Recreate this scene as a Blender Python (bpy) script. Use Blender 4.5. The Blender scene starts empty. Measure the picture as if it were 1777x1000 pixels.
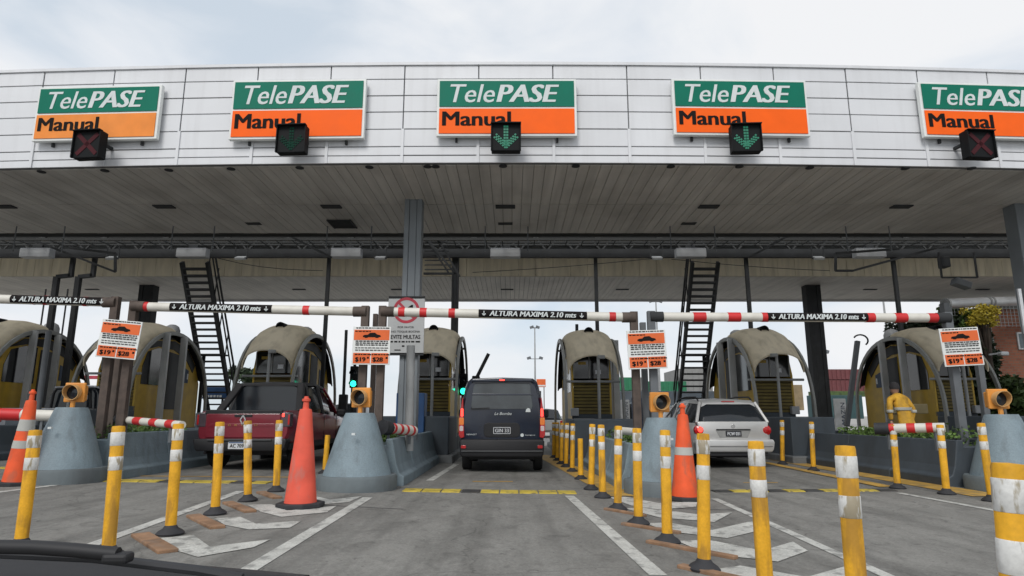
import bpy, bmesh, math, random
from mathutils import Vector, Matrix
R = math.radians
random.seed(7)
scene = bpy.context.scene
COL = scene.collection

# ------------------------------------------------------------------ camera, sky, sun, exposure
F_PX, W_PX, H_PX, TH, CAMH = 1120.0, 1777.0, 1000.0, R(11.2), 1.1
cam_d = bpy.data.cameras.new('camera')
cam = bpy.data.objects.new('camera', cam_d); COL.objects.link(cam)
cam_d.sensor_width = 36.0; cam_d.lens = 36.0 * F_PX / W_PX
cam_d.clip_start = 0.05; cam_d.clip_end = 3000
cam.location = (0, 0, CAMH); cam.rotation_euler = (R(90) + TH, 0, 0)
scene.camera = cam
scene.render.resolution_x = 1024; scene.render.resolution_y = 576

world = bpy.data.worlds.new('World'); scene.world = world; world.use_nodes = True
nt = world.node_tree; nt.nodes.clear()
def wn(t, **k):
    n = nt.nodes.new(t)
    for a, b in k.items(): setattr(n, a, b)
    return n
sky = wn('ShaderNodeTexSky', sky_type='NISHITA', sun_disc=False)
SUN_EL, SUN_AZ = R(42), R(196)
sky.sun_elevation = SUN_EL; sky.sun_rotation = SUN_AZ
b1 = wn('ShaderNodeBackground'); b1.inputs[1].default_value = 0.12
nt.links.new(sky.outputs[0], b1.inputs[0])
tc = wn('ShaderNodeTexCoord'); mp = wn('ShaderNodeMapping'); mp.inputs['Scale'].default_value = (1, 1, 2.4)
mp.inputs['Location'].default_value = (0.3, 0.2, 0.15)
nt.links.new(tc.outputs['Generated'], mp.inputs[0])
no = wn('ShaderNodeTexNoise'); no.inputs['Scale'].default_value = 2.6; no.inputs['Detail'].default_value = 7; no.inputs['Distortion'].default_value = .5
nt.links.new(mp.outputs[0], no.inputs['Vector'])
rp = wn('ShaderNodeValToRGB'); rp.color_ramp.elements[0].position = .34; rp.color_ramp.elements[0].color = (.70, .78, .86, 1)
rp.color_ramp.elements[1].position = .60; rp.color_ramp.elements[1].color = (.93, .94, .96, 1)
e = rp.color_ramp.elements.new(.47); e.color = (.84, .88, .93, 1)
nt.links.new(no.outputs['Fac'], rp.inputs[0])
b2 = wn('ShaderNodeBackground'); b2.inputs[1].default_value = 0.80
nt.links.new(rp.outputs[0], b2.inputs[0])
mr = wn('ShaderNodeMapRange'); mr.inputs[1].default_value = .36; mr.inputs[2].default_value = .55; mr.inputs[3].default_value = .86; mr.inputs[4].default_value = .99
nt.links.new(no.outputs['Fac'], mr.inputs[0])
mx = wn('ShaderNodeMixShader'); wo = wn('ShaderNodeOutputWorld')
nt.links.new(mr.outputs[0], mx.inputs[0]); nt.links.new(b1.outputs[0], mx.inputs[1]); nt.links.new(b2.outputs[0], mx.inputs[2])
nt.links.new(mx.outputs[0], wo.inputs[0])

sd = bpy.data.lights.new('sun', 'SUN'); sd.energy = 1.5; sd.angle = R(22); sd.color = (1, .97, .93)
sun = bpy.data.objects.new('sun', sd); COL.objects.link(sun)
# sun from behind the camera, slightly to its left
sdir = Vector((math.sin(SUN_AZ) * math.cos(SUN_EL), math.cos(SUN_AZ) * math.cos(SUN_EL), math.sin(SUN_EL)))
sun.rotation_euler = sdir.to_track_quat('Z', 'Y').to_euler()
scene.view_settings.view_transform = 'Standard'; scene.view_settings.look = 'None'
scene.view_settings.exposure = 0.27; scene.view_settings.gamma = 1.0; scene.view_settings.use_curve_mapping = False
scene.render.engine = 'CYCLES'

# ------------------------------------------------------------------ where things stand
def ray(px, py):
    u = (px - 888.5) / F_PX; v = (500 - py) / F_PX
    return Vector((u, math.cos(TH) - v * math.sin(TH), math.sin(TH) + v * math.cos(TH)))
def P(px, py, Y):                      # the point at distance Y ahead
    d = ray(px, py); t = Y / d.y
    return Vector((d.x * t, Y, CAMH + d.z * t))
GZ = [(-60, .5), (-20, .34), (-7, .13), (0, 0), (2.5, -.03), (7, .02), (20, .08), (60, .1)]
def gz(x):                             # the road's gentle crossfall
    if x <= GZ[0][0]: return GZ[0][1]
    for (a, za), (b, zb) in zip(GZ, GZ[1:]):
        if x <= b:
            return za + (zb - za) * (x - a) / (b - a)
    return GZ[-1][1]
def G(px, py):
    d = ray(px, py); z = 0
    for _ in range(8):
        t = (z - CAMH) / d.z; x = d.x * t; z = gz(x)
    return Vector((x, d.y * t, z))

# ------------------------------------------------------------------ materials
MATS = {}
def M(name, col, rough=.6, metal=0, var=.18, scale=3.0, stretch=(1, 1, 1), bump=0, dirt=0, dcol=(.05, .045, .04), dscale=2.0,
      dstretch=(1, 1, .15), spec=.5, emit=0, emcol=None, coat=0, fine=0, trans=0, sharp=0):
    m = bpy.data.materials.new(name); m.use_nodes = True; MATS[name] = m
    t = m.node_tree; N = t.nodes; L = t.links; b = N['Principled BSDF']
    b.inputs['Roughness'].default_value = rough; b.inputs['Metallic'].default_value = metal
    b.inputs['Specular IOR Level'].default_value = spec
    if coat: b.inputs['Coat Weight'].default_value = coat; b.inputs['Coat Roughness'].default_value = .08
    if trans: b.inputs['Transmission Weight'].default_value = trans
    geo = N.new('ShaderNodeNewGeometry')
    def noise(sc, st, det=5):
        mpn = N.new('ShaderNodeMapping'); mpn.inputs['Scale'].default_value = st
        L.new(geo.outputs['Position'], mpn.inputs[0])
        n = N.new('ShaderNodeTexNoise'); n.inputs['Scale'].default_value = sc; n.inputs['Detail'].default_value = det
        L.new(mpn.outputs[0], n.inputs['Vector']); return n
    n1 = noise(scale, stretch)
    r = N.new('ShaderNodeMapRange'); r.inputs[1].default_value = .3; r.inputs[2].default_value = .7
    r.inputs[3].default_value = 1 - var; r.inputs[4].default_value = 1 + var
    L.new(n1.outputs['Fac'], r.inputs[0])
    mu = N.new('ShaderNodeVectorMath'); mu.operation = 'SCALE'; mu.inputs[0].default_value = col[:3]
    L.new(r.outputs[0], mu.inputs['Scale']); out = mu.outputs[0]
    if fine:
        n3 = noise(60, (1, 1, 1), 3)
        r3 = N.new('ShaderNodeMapRange'); r3.inputs[1].default_value = .3; r3.inputs[2].default_value = .7
        r3.inputs[3].default_value = 1 - fine; r3.inputs[4].default_value = 1 + fine
        L.new(n3.outputs['Fac'], r3.inputs[0])
        m3 = N.new('ShaderNodeVectorMath'); m3.operation = 'SCALE'; L.new(out, m3.inputs[0]); L.new(r3.outputs[0], m3.inputs['Scale']); out = m3.outputs[0]
    if dirt:
        n2 = noise(dscale, dstretch, 6)
        r2 = N.new('ShaderNodeMapRange'); r2.inputs[1].default_value = .54 if sharp else .48; r2.inputs[2].default_value = (.54 + .21 * (1 - sharp)) if sharp else .75
        r2.inputs[3].default_value = 0; r2.inputs[4].default_value = dirt
        L.new(n2.outputs['Fac'], r2.inputs[0])
        mix = N.new('ShaderNodeMix'); mix.data_type = 'RGBA'
        L.new(r2.outputs[0], mix.inputs[0]); L.new(out, mix.inputs[6]); mix.inputs[7].default_value = (*dcol, 1); out = mix.outputs[2]
    L.new(out, b.inputs['Base Color'])
    rr = N.new('ShaderNodeMapRange'); rr.inputs[3].default_value = max(.02, rough - .1); rr.inputs[4].default_value = min(1, rough + .12)
    L.new(n1.outputs['Fac'], rr.inputs[0]); L.new(rr.outputs[0], b.inputs['Roughness'])
    if bump:
        nb = noise(scale * 9, stretch, 4); bp = N.new('ShaderNodeBump'); bp.inputs['Strength'].default_value = bump; bp.inputs['Distance'].default_value = .01
        L.new(nb.outputs['Fac'], bp.inputs['Height']); L.new(bp.outputs[0], b.inputs['Normal'])
    if emit:
        b.inputs['Emission Color'].default_value = (*(emcol or col), 1); b.inputs['Emission Strength'].default_value = emit
    return m
white_panel = M('white_panel', (.66, .67, .69), .5, var=.06, scale=.7, dirt=.12, dcol=(.3, .29, .28), dscale=3, dstretch=(2.5, 1, .2))
joint_dark = M('joint_dark', (.05, .05, .055), .8)
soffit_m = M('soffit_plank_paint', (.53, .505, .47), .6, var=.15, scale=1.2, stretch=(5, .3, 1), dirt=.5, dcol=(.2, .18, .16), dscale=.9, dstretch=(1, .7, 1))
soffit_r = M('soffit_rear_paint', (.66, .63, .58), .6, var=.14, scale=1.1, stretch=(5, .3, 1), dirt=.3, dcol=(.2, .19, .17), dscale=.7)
beige_wall = M('beige_inner_cladding', (.60, .53, .39), .7, var=.12, scale=1.5, stretch=(4, 1, .5), dirt=.4, dcol=(.15, .12, .08), dscale=1.5, dstretch=(3, 1, .4))
steel_dark = M('dark_steel', (.028, .030, .032), .85, var=.3)
steel_mid = M('grey_steel', (.115, .125, .135), .5, var=.18, dirt=.25, dcol=(.05, .045, .04))
steel_light = M('light_grey_steel', (.30, .31, .31), .45, var=.15, dirt=.3, dcol=(.12, .11, .1))
col_paint = M('column_paint', (.17, .19, .205), .5, var=.12, scale=2, dirt=.25)
rust = M('rusty_brown_steel', (.075, .055, .045), .75, var=.35, scale=8, dirt=.5, dcol=(.16, .13, .11))
green_s = M('sign_green', (.004, .155, .10), .5, var=.06, spec=.15)
orange_s = M('sign_orange', (.93, .13, .01), .5, var=.05, spec=.15)
orange_f = M('sign_orange_faded', (.80, .26, .055), .5, var=.1, dirt=.15, dcol=(.5, .3, .15), dscale=1, spec=.15)
sign_white = M('sign_white', (.72, .74, .72), .45, var=.05, dirt=.15, dcol=(.3, .3, .28))
letter_w = M('letter_white', (.62, .66, .66), .6, var=.05, spec=.1)
letter_k = M('letter_black', (.014, .012, .012), .7, spec=.08)
letter_gold = M('letter_gold', (.45, .27, .08), .35, metal=.4)
black_box = M('black_housing', (.008, .009, .010), .6, spec=.15)
led_green = M('led_green', (.01, .10, .06), .5, emit=.14, emcol=(.02, .5, .28))
led_green_dim = M('led_green_dim', (.005, .040, .025), .6, spec=.1)
led_red_dim = M('led_red_dim', (.06, .012, .016), .6, spec=.15)
bar_white = M('bar_white', (.64, .62, .56), .5, var=.07, scale=5, dirt=.25, dcol=(.35, .31, .25), dscale=4, dstretch=(1, 1, 1))
bar_red = M('bar_red', (.55, .02, .022), .5, var=.12)
pink_red = M('faded_red', (.42, .10, .10), .6, var=.2)
price_orange = M('price_orange', (.70, .15, .05), .6, var=.08, spec=.15)
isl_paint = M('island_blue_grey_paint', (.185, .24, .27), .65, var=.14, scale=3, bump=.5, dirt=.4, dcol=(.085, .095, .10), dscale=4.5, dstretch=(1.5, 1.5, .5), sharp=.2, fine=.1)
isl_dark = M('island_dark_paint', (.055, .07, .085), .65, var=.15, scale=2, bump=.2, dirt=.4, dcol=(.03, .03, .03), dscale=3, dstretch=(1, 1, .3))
curb_m = M('kerb_concrete', (.15, .16, .165), .8, var=.2, bump=.3, dirt=.5)
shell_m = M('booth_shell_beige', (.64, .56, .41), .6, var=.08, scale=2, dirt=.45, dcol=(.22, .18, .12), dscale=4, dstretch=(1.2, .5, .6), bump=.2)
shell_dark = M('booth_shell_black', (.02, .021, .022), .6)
booth_y = M('booth_yellow', (.50, .32, .03), .5, var=.15, dirt=.3, dcol=(.15, .1, .03), dscale=3)
booth_olive = M('booth_olive_louvre', (.14, .105, .024), .6, var=.25, scale=4)
booth_grey = M('booth_grey_panel', (.36, .37, .38), .5, var=.1, dirt=.2)
tube_grey = M('arch_tube_grey', (.26, .265, .25), .5, var=.12, dirt=.3)
glass_dk = M('tinted_glass', (.012, .014, .016), .08, var=.05, spec=.7)
glass_van = M('van_glass', (.050, .060, .066), .05, var=.35, scale=2.5, spec=.7)  # base colour lifted to stand in for a lit interior behind the glass
glass_car = M('car_glass', (.018, .022, .027), .05, var=.05, spec=.6)
bol_y = M('bollard_yellow', (.70, .36, .022), .6, var=.16, scale=7, dirt=.6, dcol=(.26, .14, .035), dscale=11, dstretch=(1, 1, .22), sharp=.5, spec=.3, fine=.08)
bol_w = M('bollard_reflective_white', (.62, .62, .60), .5, var=.10, scale=9, dirt=.85, dcol=(.27, .22, .13), dscale=20, dstretch=(1, 1, .3), sharp=.75, fine=.1)
rubber = M('black_rubber', (.025, .026, .03), .7, var=.3, scale=10)
cone_o = M('cone_orange', (.74, .10, .03), .6, var=.14, scale=5, dirt=.6, dcol=(.38, .12, .07), dscale=8, dstretch=(1, 1, .5), sharp=.4, spec=.3)
cone_p = M('cone_faded_pink_orange', (.70, .105, .065), .65, var=.14, scale=4, dirt=.6, dcol=(.44, .17, .14), dscale=8, dstretch=(1, 1, .5), sharp=.4, spec=.3)
cone_r = M('cone_grey_band', (.42, .42, .39), .4, var=.1)
amber = M('amber_housing', (.66, .27, .045), .5, var=.12, dirt=.3, dcol=(.3, .15, .05), dscale=9)
lens_dk = M('dark_lens', (.012, .02, .028), .12)
mark_w = M('road_white_paint', (.46, .46, .43), .8, var=.16, scale=3, dirt=.75, dcol=(.19, .19, .18), dscale=9, dstretch=(1, .7, 1), sharp=.5, fine=.2)
mark_y = M('road_yellow_paint', (.50, .30, .06), .75, var=.2, scale=5, dirt=.9, dcol=(.2, .16, .1), dscale=4, dstretch=(1, 1, 1))
bump_y = M('speed_bump_yellow', (.50, .38, .05), .7, var=.25, dirt=.85, dcol=(.13, .11, .06), dscale=9, dstretch=(1, 1, 1), sharp=.5)
bump_k = M('speed_bump_black', (.04, .04, .04), .7, var=.3, dirt=.5, dcol=(.12, .1, .07), dscale=7)
strip_m = M('separator_strip_brown', (.26, .15, .085), .8, var=.3, scale=8, dirt=.6, dcol=(.2, .16, .13), dscale=10, dstretch=(1, 1, 1))
leaf_m = M('leaf_green', (.05, .085, .02), .6, var=.5, scale=3)
leaf_g = M('leaf_bright_green', (.09, .16, .03), .6, var=.4, scale=6)
leaf_d = M('leaf_dark', (.022, .04, .015), .6, var=.5, scale=2)
leaf_y = M('flower_yellow', (.50, .40, .04), .6, var=.4, scale=4)
bark = M('bark', (.06, .045, .035), .9, var=.3)
pipe_m = M('pipe_silver', (.58, .59, .60), .4, var=.1, metal=.3)
red_paint = M('car_paint_dark_red', (.19, .007, .020), .32, var=.08, coat=.6, dirt=.2, dcol=(.08, .02, .02), dscale=2)
navy_paint = M('car_paint_navy', (.011, .017, .034), .3, var=.1, coat=.6, dirt=.2, dcol=(.04, .04, .04), dscale=2)
silver_paint = M('car_paint_silver', (.56, .56, .55), .35, var=.05, metal=.35, coat=.4)
grey_paint = M('car_paint_grey', (.26, .27, .29), .35, var=.05, metal=.3, coat=.4)
blue_paint = M('car_paint_blue', (.03, .06, .14), .35, coat=.4)
blk_plastic = M('black_plastic', (.012, .012, .014), .6)
tyre_m = M('tyre', (.015, .015, .016), .8)
rim_m = M('rim', (.25, .25, .26), .4, metal=.6)
lamp_red = M('tail_lamp_red', (.45, .01, .012), .2, coat=.5)
lamp_lit = M('tail_lamp_lit', (.8, .02, .02), .3, emit=2.2, emcol=(1, .06, .04))
lamp_org = M('tail_lamp_orange', (.6, .16, .03), .25, emit=.15, emcol=(1, .25, .04))
lamp_wht = M('tail_lamp_clear', (.6, .5, .5), .2)
lamp_smoke = M('tail_lamp_smoke', (.08, .06, .07), .15)
sig_green = M('signal_green_lit', (.0, .5, .3), .3, emit=3.0, emcol=(.02, .9, .5))
plate_w = M('plate_white', (.62, .64, .66), .5)
plate_k = M('plate_black', (.02, .02, .025), .5)
blue_p = M('blue_panel', (.02, .075, .20), .5, var=.2)
navy_p = M('navy_board', (.02, .045, .09), .6, var=.15)
maroon = M('container_maroon', (.13, .035, .038), .6, var=.15, dirt=.3)
green_c = M('container_green', (.02, .17, .08), .6, var=.15, dirt=.3)
grey_b = M('grey_building_cladding', (.22, .22, .215), .7, var=.1, dirt=.3)
teal_m = M('teal_wall', (.03, .075, .08), .6)
suit_y = M('yellow_rain_suit', (.60, .33, .03), .75, var=.3, scale=7, bump=1.0, dirt=.5, dcol=(.25, .15, .04), dscale=9)
refl = M('reflective_tape', (.42, .42, .38), .4)
skin = M('skin', (.35, .2, .14), .6)
hair_m = M('dark_cap', (.03, .028, .03), .8)
board_tan = M('tan_board', (.30, .24, .12), .7)

def road_material():
    m = bpy.data.materials.new('road_concrete'); m.use_nodes = True
    t = m.node_tree; N = t.nodes; L = t.links; b = N['Principled BSDF']; geo = N.new('ShaderNodeNewGeometry')
    def nz(sc, st, det=6, dist=0):
        mpn = N.new('ShaderNodeMapping'); mpn.inputs['Scale'].default_value = st; L.new(geo.outputs['Position'], mpn.inputs[0])
        n = N.new('ShaderNodeTexNoise'); n.inputs['Scale'].default_value = sc; n.inputs['Detail'].default_value = det; n.inputs['Distortion'].default_value = dist
        L.new(mpn.outputs[0], n.inputs['Vector']); return n.outputs['Fac']
    def mrn(x, a, b_, c, d):
        r = N.new('ShaderNodeMapRange'); r.inputs[1].default_value = a; r.inputs[2].default_value = b_; r.inputs[3].default_value = c; r.inputs[4].default_value = d
        L.new(x, r.inputs[0]); return r.outputs[0]
    def mul(a, b_):
        k = N.new('ShaderNodeMath'); k.operation = 'MULTIPLY'; L.new(a, k.inputs[0]); L.new(b_, k.inputs[1]); return k.outputs[0]
    f = mrn(nz(.35, (1, 1, 1), 6, .4), .3, .7, .86, 1.12)
    f = mul(f, mrn(nz(2.2, (1, .55, 1), 8, .6), .3, .7, .84, 1.13))
    f = mul(f, mrn(nz(55, (1, 1, 1), 3), .25, .75, .84, 1.15))
    f = mul(f, mrn(nz(260, (1, 1, 1), 2), .3, .7, .86, 1.13))
    f = mul(f, mrn(nz(22, (1, .6, 1), 5, .8), .3, .72, .88, 1.12))
    f = mul(f, mrn(nz(4.5, (1, .5, 1), 7, 1.2), .55, .68, 1, .80))
    f = mul(f, mrn(nz(1.3, (2.2, .08, 1), 5), .47, .68, 1, .72))      # tyre and oil wear along the lanes
    f = mul(f, mrn(nz(7, (1, .8, 1), 3, 1.5), .66, .73, 1, .55))     # drips and spots
    vo = N.new('ShaderNodeTexVoronoi'); vo.feature = 'DISTANCE_TO_EDGE'; vo.inputs['Scale'].default_value = .33
    wv = N.new('ShaderNodeVectorMath'); wv.operation = 'ADD'; L.new(geo.outputs['Position'], wv.inputs[0])
    nn = N.new('ShaderNodeTexNoise'); nn.inputs['Scale'].default_value = 1.1; nn.inputs['Detail'].default_value = 8
    L.new(geo.outputs['Position'], nn.inputs['Vector']); L.new(nn.outputs['Color'], wv.inputs[1]); L.new(wv.outputs[0], vo.inputs['Vector'])
    f = mul(f, mrn(vo.outputs['Distance'], .0, .005, .72, 1))
    vm = N.new('ShaderNodeVectorMath'); vm.operation = 'SCALE'; vm.inputs[0].default_value = (.208, .204, .190); L.new(f, vm.inputs['Scale'])
    L.new(vm.outputs[0], b.inputs['Base Color']); b.inputs['Roughness'].default_value = .85; b.inputs['Specular IOR Level'].default_value = .3
    bp = N.new('ShaderNodeBump'); bp.inputs['Strength'].default_value = .35; bp.inputs['Distance'].default_value = .006
    L.new(nz(120, (1, 1, 1), 3), bp.inputs['Height']); L.new(bp.outputs[0], b.inputs['Normal'])
    return m
road_m = road_material()
def brick_material():
    m = bpy.data.materials.new('brick_wall'); m.use_nodes = True
    t = m.node_tree; N = t.nodes; L = t.links; b = N['Principled BSDF']; geo = N.new('ShaderNodeNewGeometry')
    mpn = N.new('ShaderNodeMapping'); mpn.inputs['Rotation'].default_value = (R(90), 0, 0); L.new(geo.outputs['Position'], mpn.inputs[0])
    br = N.new('ShaderNodeTexBrick'); br.inputs['Scale'].default_value = 2.5; br.inputs['Color1'].default_value = (.36, .13, .075, 1)
    br.inputs['Color2'].default_value = (.26, .09, .055, 1); br.inputs['Mortar'].default_value = (.22, .15, .11, 1); br.inputs['Mortar Size'].default_value = .03
    L.new(mpn.outputs[0], br.inputs['Vector']); L.new(br.outputs[0], b.inputs['Base Color']); b.inputs['Roughness'].default_value = .85
    return m
brick_m = brick_material()

# ------------------------------------------------------------------ mesh helpers
class MB:
    def __init__(s): s.v = []; s.f = []
    def add(s, vs, fs):
        o = len(s.v); s.v += [tuple(v) for v in vs]; s.f += [tuple(i + o for i in f) for f in fs]; return s
    def box(s, c, d, rot=None):
        x, y, z = d[0] / 2, d[1] / 2, d[2] / 2; vs = []
        for a in (-1, 1):
            for b in (-1, 1):
                for e_ in (-1, 1):
                    p = Vector((a * x, b * y, e_ * z))
                    if rot is not None: p = rot @ p
                    vs.append(p + Vector(c))
        return s.add(vs, [(0, 1, 3, 2), (4, 6, 7, 5), (0, 4, 5, 1), (2, 3, 7, 6), (0, 2, 6, 4), (1, 5, 7, 3)])
    def bar(s, p0, p1, w, h=None, up=(0, 0, 1)):
        h = h or w; p0 = Vector(p0); p1 = Vector(p1); d = (p1 - p0).normalized(); u = Vector(up)
        if abs(d.dot(u)) > .98: u = Vector((0, 1, 0))
        sx = d.cross(u).normalized() * w / 2; sy = sx.cross(d).normalized() * h / 2
        vs = [p + a * sx + b * sy for p in (p0, p1) for a, b in ((-1, -1), (1, -1), (1, 1), (-1, 1))]
        return s.add(vs, [(3, 2, 1, 0), (4, 5, 6, 7), (0, 1, 5, 4), (1, 2, 6, 5), (2, 3, 7, 6), (3, 0, 4, 7)])
    def tube(s, pts, r, n=10, r2=None):
        pts = [Vector(p) for p in pts]; rings = []
        for i, p in enumerate(pts):
            d = (pts[min(i + 1, len(pts) - 1)] - pts[max(i - 1, 0)]).normalized()
            u = Vector((0, 0, 1)) if abs(d.z) < .9 else Vector((1, 0, 0))
            if abs(d.z) < .9 or i == 0 or True:
                a = d.cross(u if abs(d.dot(u)) < .98 else Vector((0, 1, 0))).normalized()
            if rings and a.dot(la) < 0: a = -a
            la = a; b = d.cross(a).normalized()
            rr = r if r2 is None else r + (r2 - r) * i / (len(pts) - 1)
            rings.append([p + a * math.cos(k * 2 * math.pi / n) * rr + b * math.sin(k * 2 * math.pi / n) * rr for k in range(n)])
        return s.loft(rings)
    def loft(s, rings, cap=True):
        n = len(rings[0]); vs = [v for r in rings for v in r]; fs = []
        for i in range(len(rings) - 1):
            for k in range(n):
                a = i * n + k; b = i * n + (k + 1) % n
                fs.append((a, b, b + n, a + n))
        if cap: fs += [tuple(range(n - 1, -1, -1)), tuple(range((len(rings) - 1) * n, len(rings) * n))]
        return s.add(vs, fs)
    def lathe(s, prof, n=24, c=(0, 0, 0), axis='Z', sy=1.0):
        rings = []
        for r, z in prof:
            ring = []
            for k in range(n):
                a = k * 2 * math.pi / n; x, y = r * math.cos(a), r * math.sin(a) * sy
                p = (x, y, z) if axis == 'Z' else ((x, z, -y) if axis == 'Y' else (z, x, y))
                ring.append((p[0] + c[0], p[1] + c[1], p[2] + c[2]))
            rings.append(ring)
        return s.loft(rings)
    def prism(s, pts, a, b, plane='XZ'):
        def q(p, t): return (p[0], t, p[1]) if plane == 'XZ' else ((t, p[0], p[1]) if plane == 'YZ' else (p[0], p[1], t))
        return s.loft([[q(p, a) for p in pts], [q(p, b) for p in pts]])
    def poly(s, pts): return s.add(pts, [tuple(range(len(pts)))])
    def grid(s, rows):
        n = len(rows[0]); vs = [v for r in rows for v in r]
        return s.add(vs, [(i * n + k, i * n + k + 1, (i + 1) * n + k + 1, (i + 1) * n + k) for i in range(len(rows) - 1) for k in range(n - 1)])
    def mesh(s, name, m, bevel=0, smooth=False, seg=2):
        me = bpy.data.meshes.new(name); bm = bmesh.new()
        vv = [bm.verts.new(v) for v in s.v]
        for f in s.f:
            try: bm.faces.new([vv[i] for i in f])
            except ValueError: pass
        bmesh.ops.recalc_face_normals(bm, faces=bm.faces)
        if bevel:
            es = [e_ for e_ in bm.edges if len(e_.link_faces) == 2 and e_.calc_face_angle(0) > .6]
            bmesh.ops.bevel(bm, geom=es, offset=bevel, segments=seg, affect='EDGES', profile=.5, clamp_overlap=True)
        if smooth:
            for f in bm.faces: f.smooth = True
            for e_ in bm.edges:
                if len(e_.link_faces) == 2 and e_.calc_face_angle(0) > R(smooth if smooth is not True else 40): e_.smooth = False
        bm.to_mesh(me); bm.free(); me.materials.append(m); return me
    def build(s, name, m, parent=None, bevel=0, smooth=False, loc=(0, 0, 0), seg=2, **k):
        o = bpy.data.objects.new(name, s.mesh(name, m, bevel, smooth, seg)); COL.objects.link(o); o.location = loc
        if parent: o.parent = parent
        for a, b in k.items(): o[a] = b
        return o
def tag(o, label, cat, group=None):
    o['label'] = label; o['category'] = cat
    if group: o['group'] = group
    return o
def thing(name, label, cat, loc=(0, 0, 0), rz=0, group=None):
    o = bpy.data.objects.new(name, None); COL.objects.link(o); o.location = loc; o.rotation_euler = (0, 0, rz)
    o.empty_display_size = .1
    return tag(o, label, cat, group)
def inst(name, me, parent, loc=(0, 0, 0), rot=(0, 0, 0), sc=None):
    o = bpy.data.objects.new(name, me); COL.objects.link(o); o.parent = parent; o.location = loc; o.rotation_euler = rot
    if sc: o.scale = sc
    return o
def copy_tree(o, parent=None):
    kids = list(o.children); c = o.copy(); COL.objects.link(c); c.parent = parent
    for k in kids: copy_tree(k, c)
    return c
def dup(root, loc, label, rz=0):
    c = copy_tree(root); c.location = loc; c.rotation_euler = (0, 0, rz); c['label'] = label; return c
def text_mesh(txt, w, h, m, bold=0, shear=0, extrude=.003, spacing=1, name='lettering'):
    cu = bpy.data.curves.new('t', 'FONT'); cu.body = txt; cu.size = 1; cu.offset = 0; cu.shear = shear; cu.resolution_u = 3
    cu.space_character = spacing
    o = bpy.data.objects.new('t', cu); COL.objects.link(o); bpy.context.view_layer.update()
    me = bpy.data.meshes.new_from_object(o.evaluated_get(bpy.context.evaluated_depsgraph_get()))
    bpy.data.objects.remove(o); bpy.data.curves.remove(cu)
    xs = [v.co.x for v in me.vertices]; ys = [v.co.y for v in me.vertices]
    x0, x1, y0, y1 = min(xs), max(xs), min(ys), max(ys)
    bm = bmesh.new(); k = 1 + 2 * (bold > .005) + 2 * (bold > .025)
    for i in range(k):
        nv = len(bm.verts); bm.from_mesh(me); bm.verts.ensure_lookup_table(); dx = (i - (k - 1) / 2) * bold * .75 * h / max(1, (k - 1) / 2)
        for v in bm.verts[nv:]:
            v.co = Vector(((v.co.x - (x0 + x1) / 2) * (w - 2 * bold * .75 * h) / (x1 - x0) + dx, -.0006 * i, (v.co.y - (y0 + y1) / 2) * h / (y1 - y0)))
    bpy.data.meshes.remove(me)
    r = bmesh.ops.extrude_face_region(bm, geom=list(bm.faces))
    for g in r['geom']:
        if isinstance(g, bmesh.types.BMVert): g.co.y -= extrude
    bmesh.ops.recalc_face_normals(bm, faces=bm.faces)
    for f in bm.faces: f.smooth = False
    me = bpy.data.meshes.new(name); bm.to_mesh(me); bm.free(); me.materials.append(m); return me

# ------------------------------------------------------------------ ground
g = MB(); xs = [-600, -200, -60, -40, -20, -7, 0, 2.5, 7, 20, 40, 60, 200, 600]; ysl = [-30, 0, 5, 10, 15, 20, 25]
g.grid([[(x, y, gz(x)) for x in xs] for y in ysl]).build('road', road_m, kind='structure')
MB().grid([[(x, y, gz(x)) for x in xs] for y in [25, 30, 60, 120, 400, 2000]]).build('far_pavement', M('far_pavement_bounce', (.33, .32, .30), .85, var=.15, scale=.5, dirt=.4, dcol=(.18, .17, .16)), kind='structure')  # made paler than the road to bounce light onto the rear ceiling
def ribbon(name, pa, pb, wa, wb, m, n=8, lift=.005, **k):
    a = G(*pa); b = G(*pb); b_ = MB(); rows = []
    d = (b - a).normalized(); s = Vector((d.y, -d.x, 0))
    for i in range(n + 1):
        p = a.lerp(b, i / n); w = (wa + (wb - wa) * i / n) / 2
        row = []
        for q in (p - s * w, p + s * w): row.append((q.x, q.y, gz(q.x) + lift))
        rows.append(row)
    return b_.grid(rows).build(name, m, kind='structure', **k)
ribbon('lane_line', (638, 864), (416, 999), .13, .13, mark_w)
ribbon('lane_line', (988, 861), (1143, 1000), .13, .13, mark_w)
ribbon('lane_line', (418, 853), (136, 955), .12, .12, mark_w)
ribbon('lane_line', (1240, 866), (1545, 1003), .10, .10, mark_w)
ribbon('lane_line', (1560, 856), (1740, 889), .10, .10, mark_w)
ribbon('lane_line', (792, 806), (745, 835), .12, .12, mark_w)
ribbon('lane_line', (100, 842), (-60, 862), .12, .12, mark_w)
ribbon('lane_line', (300, 815), (372, 805), .10, .10, mark_w)
def patch(name, pts, m, lift=.006):
    return MB().poly([(p.x, p.y, gz(p.x) + lift) for p in (G(*q) for q in pts)]).build(name, m, kind='structure')
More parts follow.
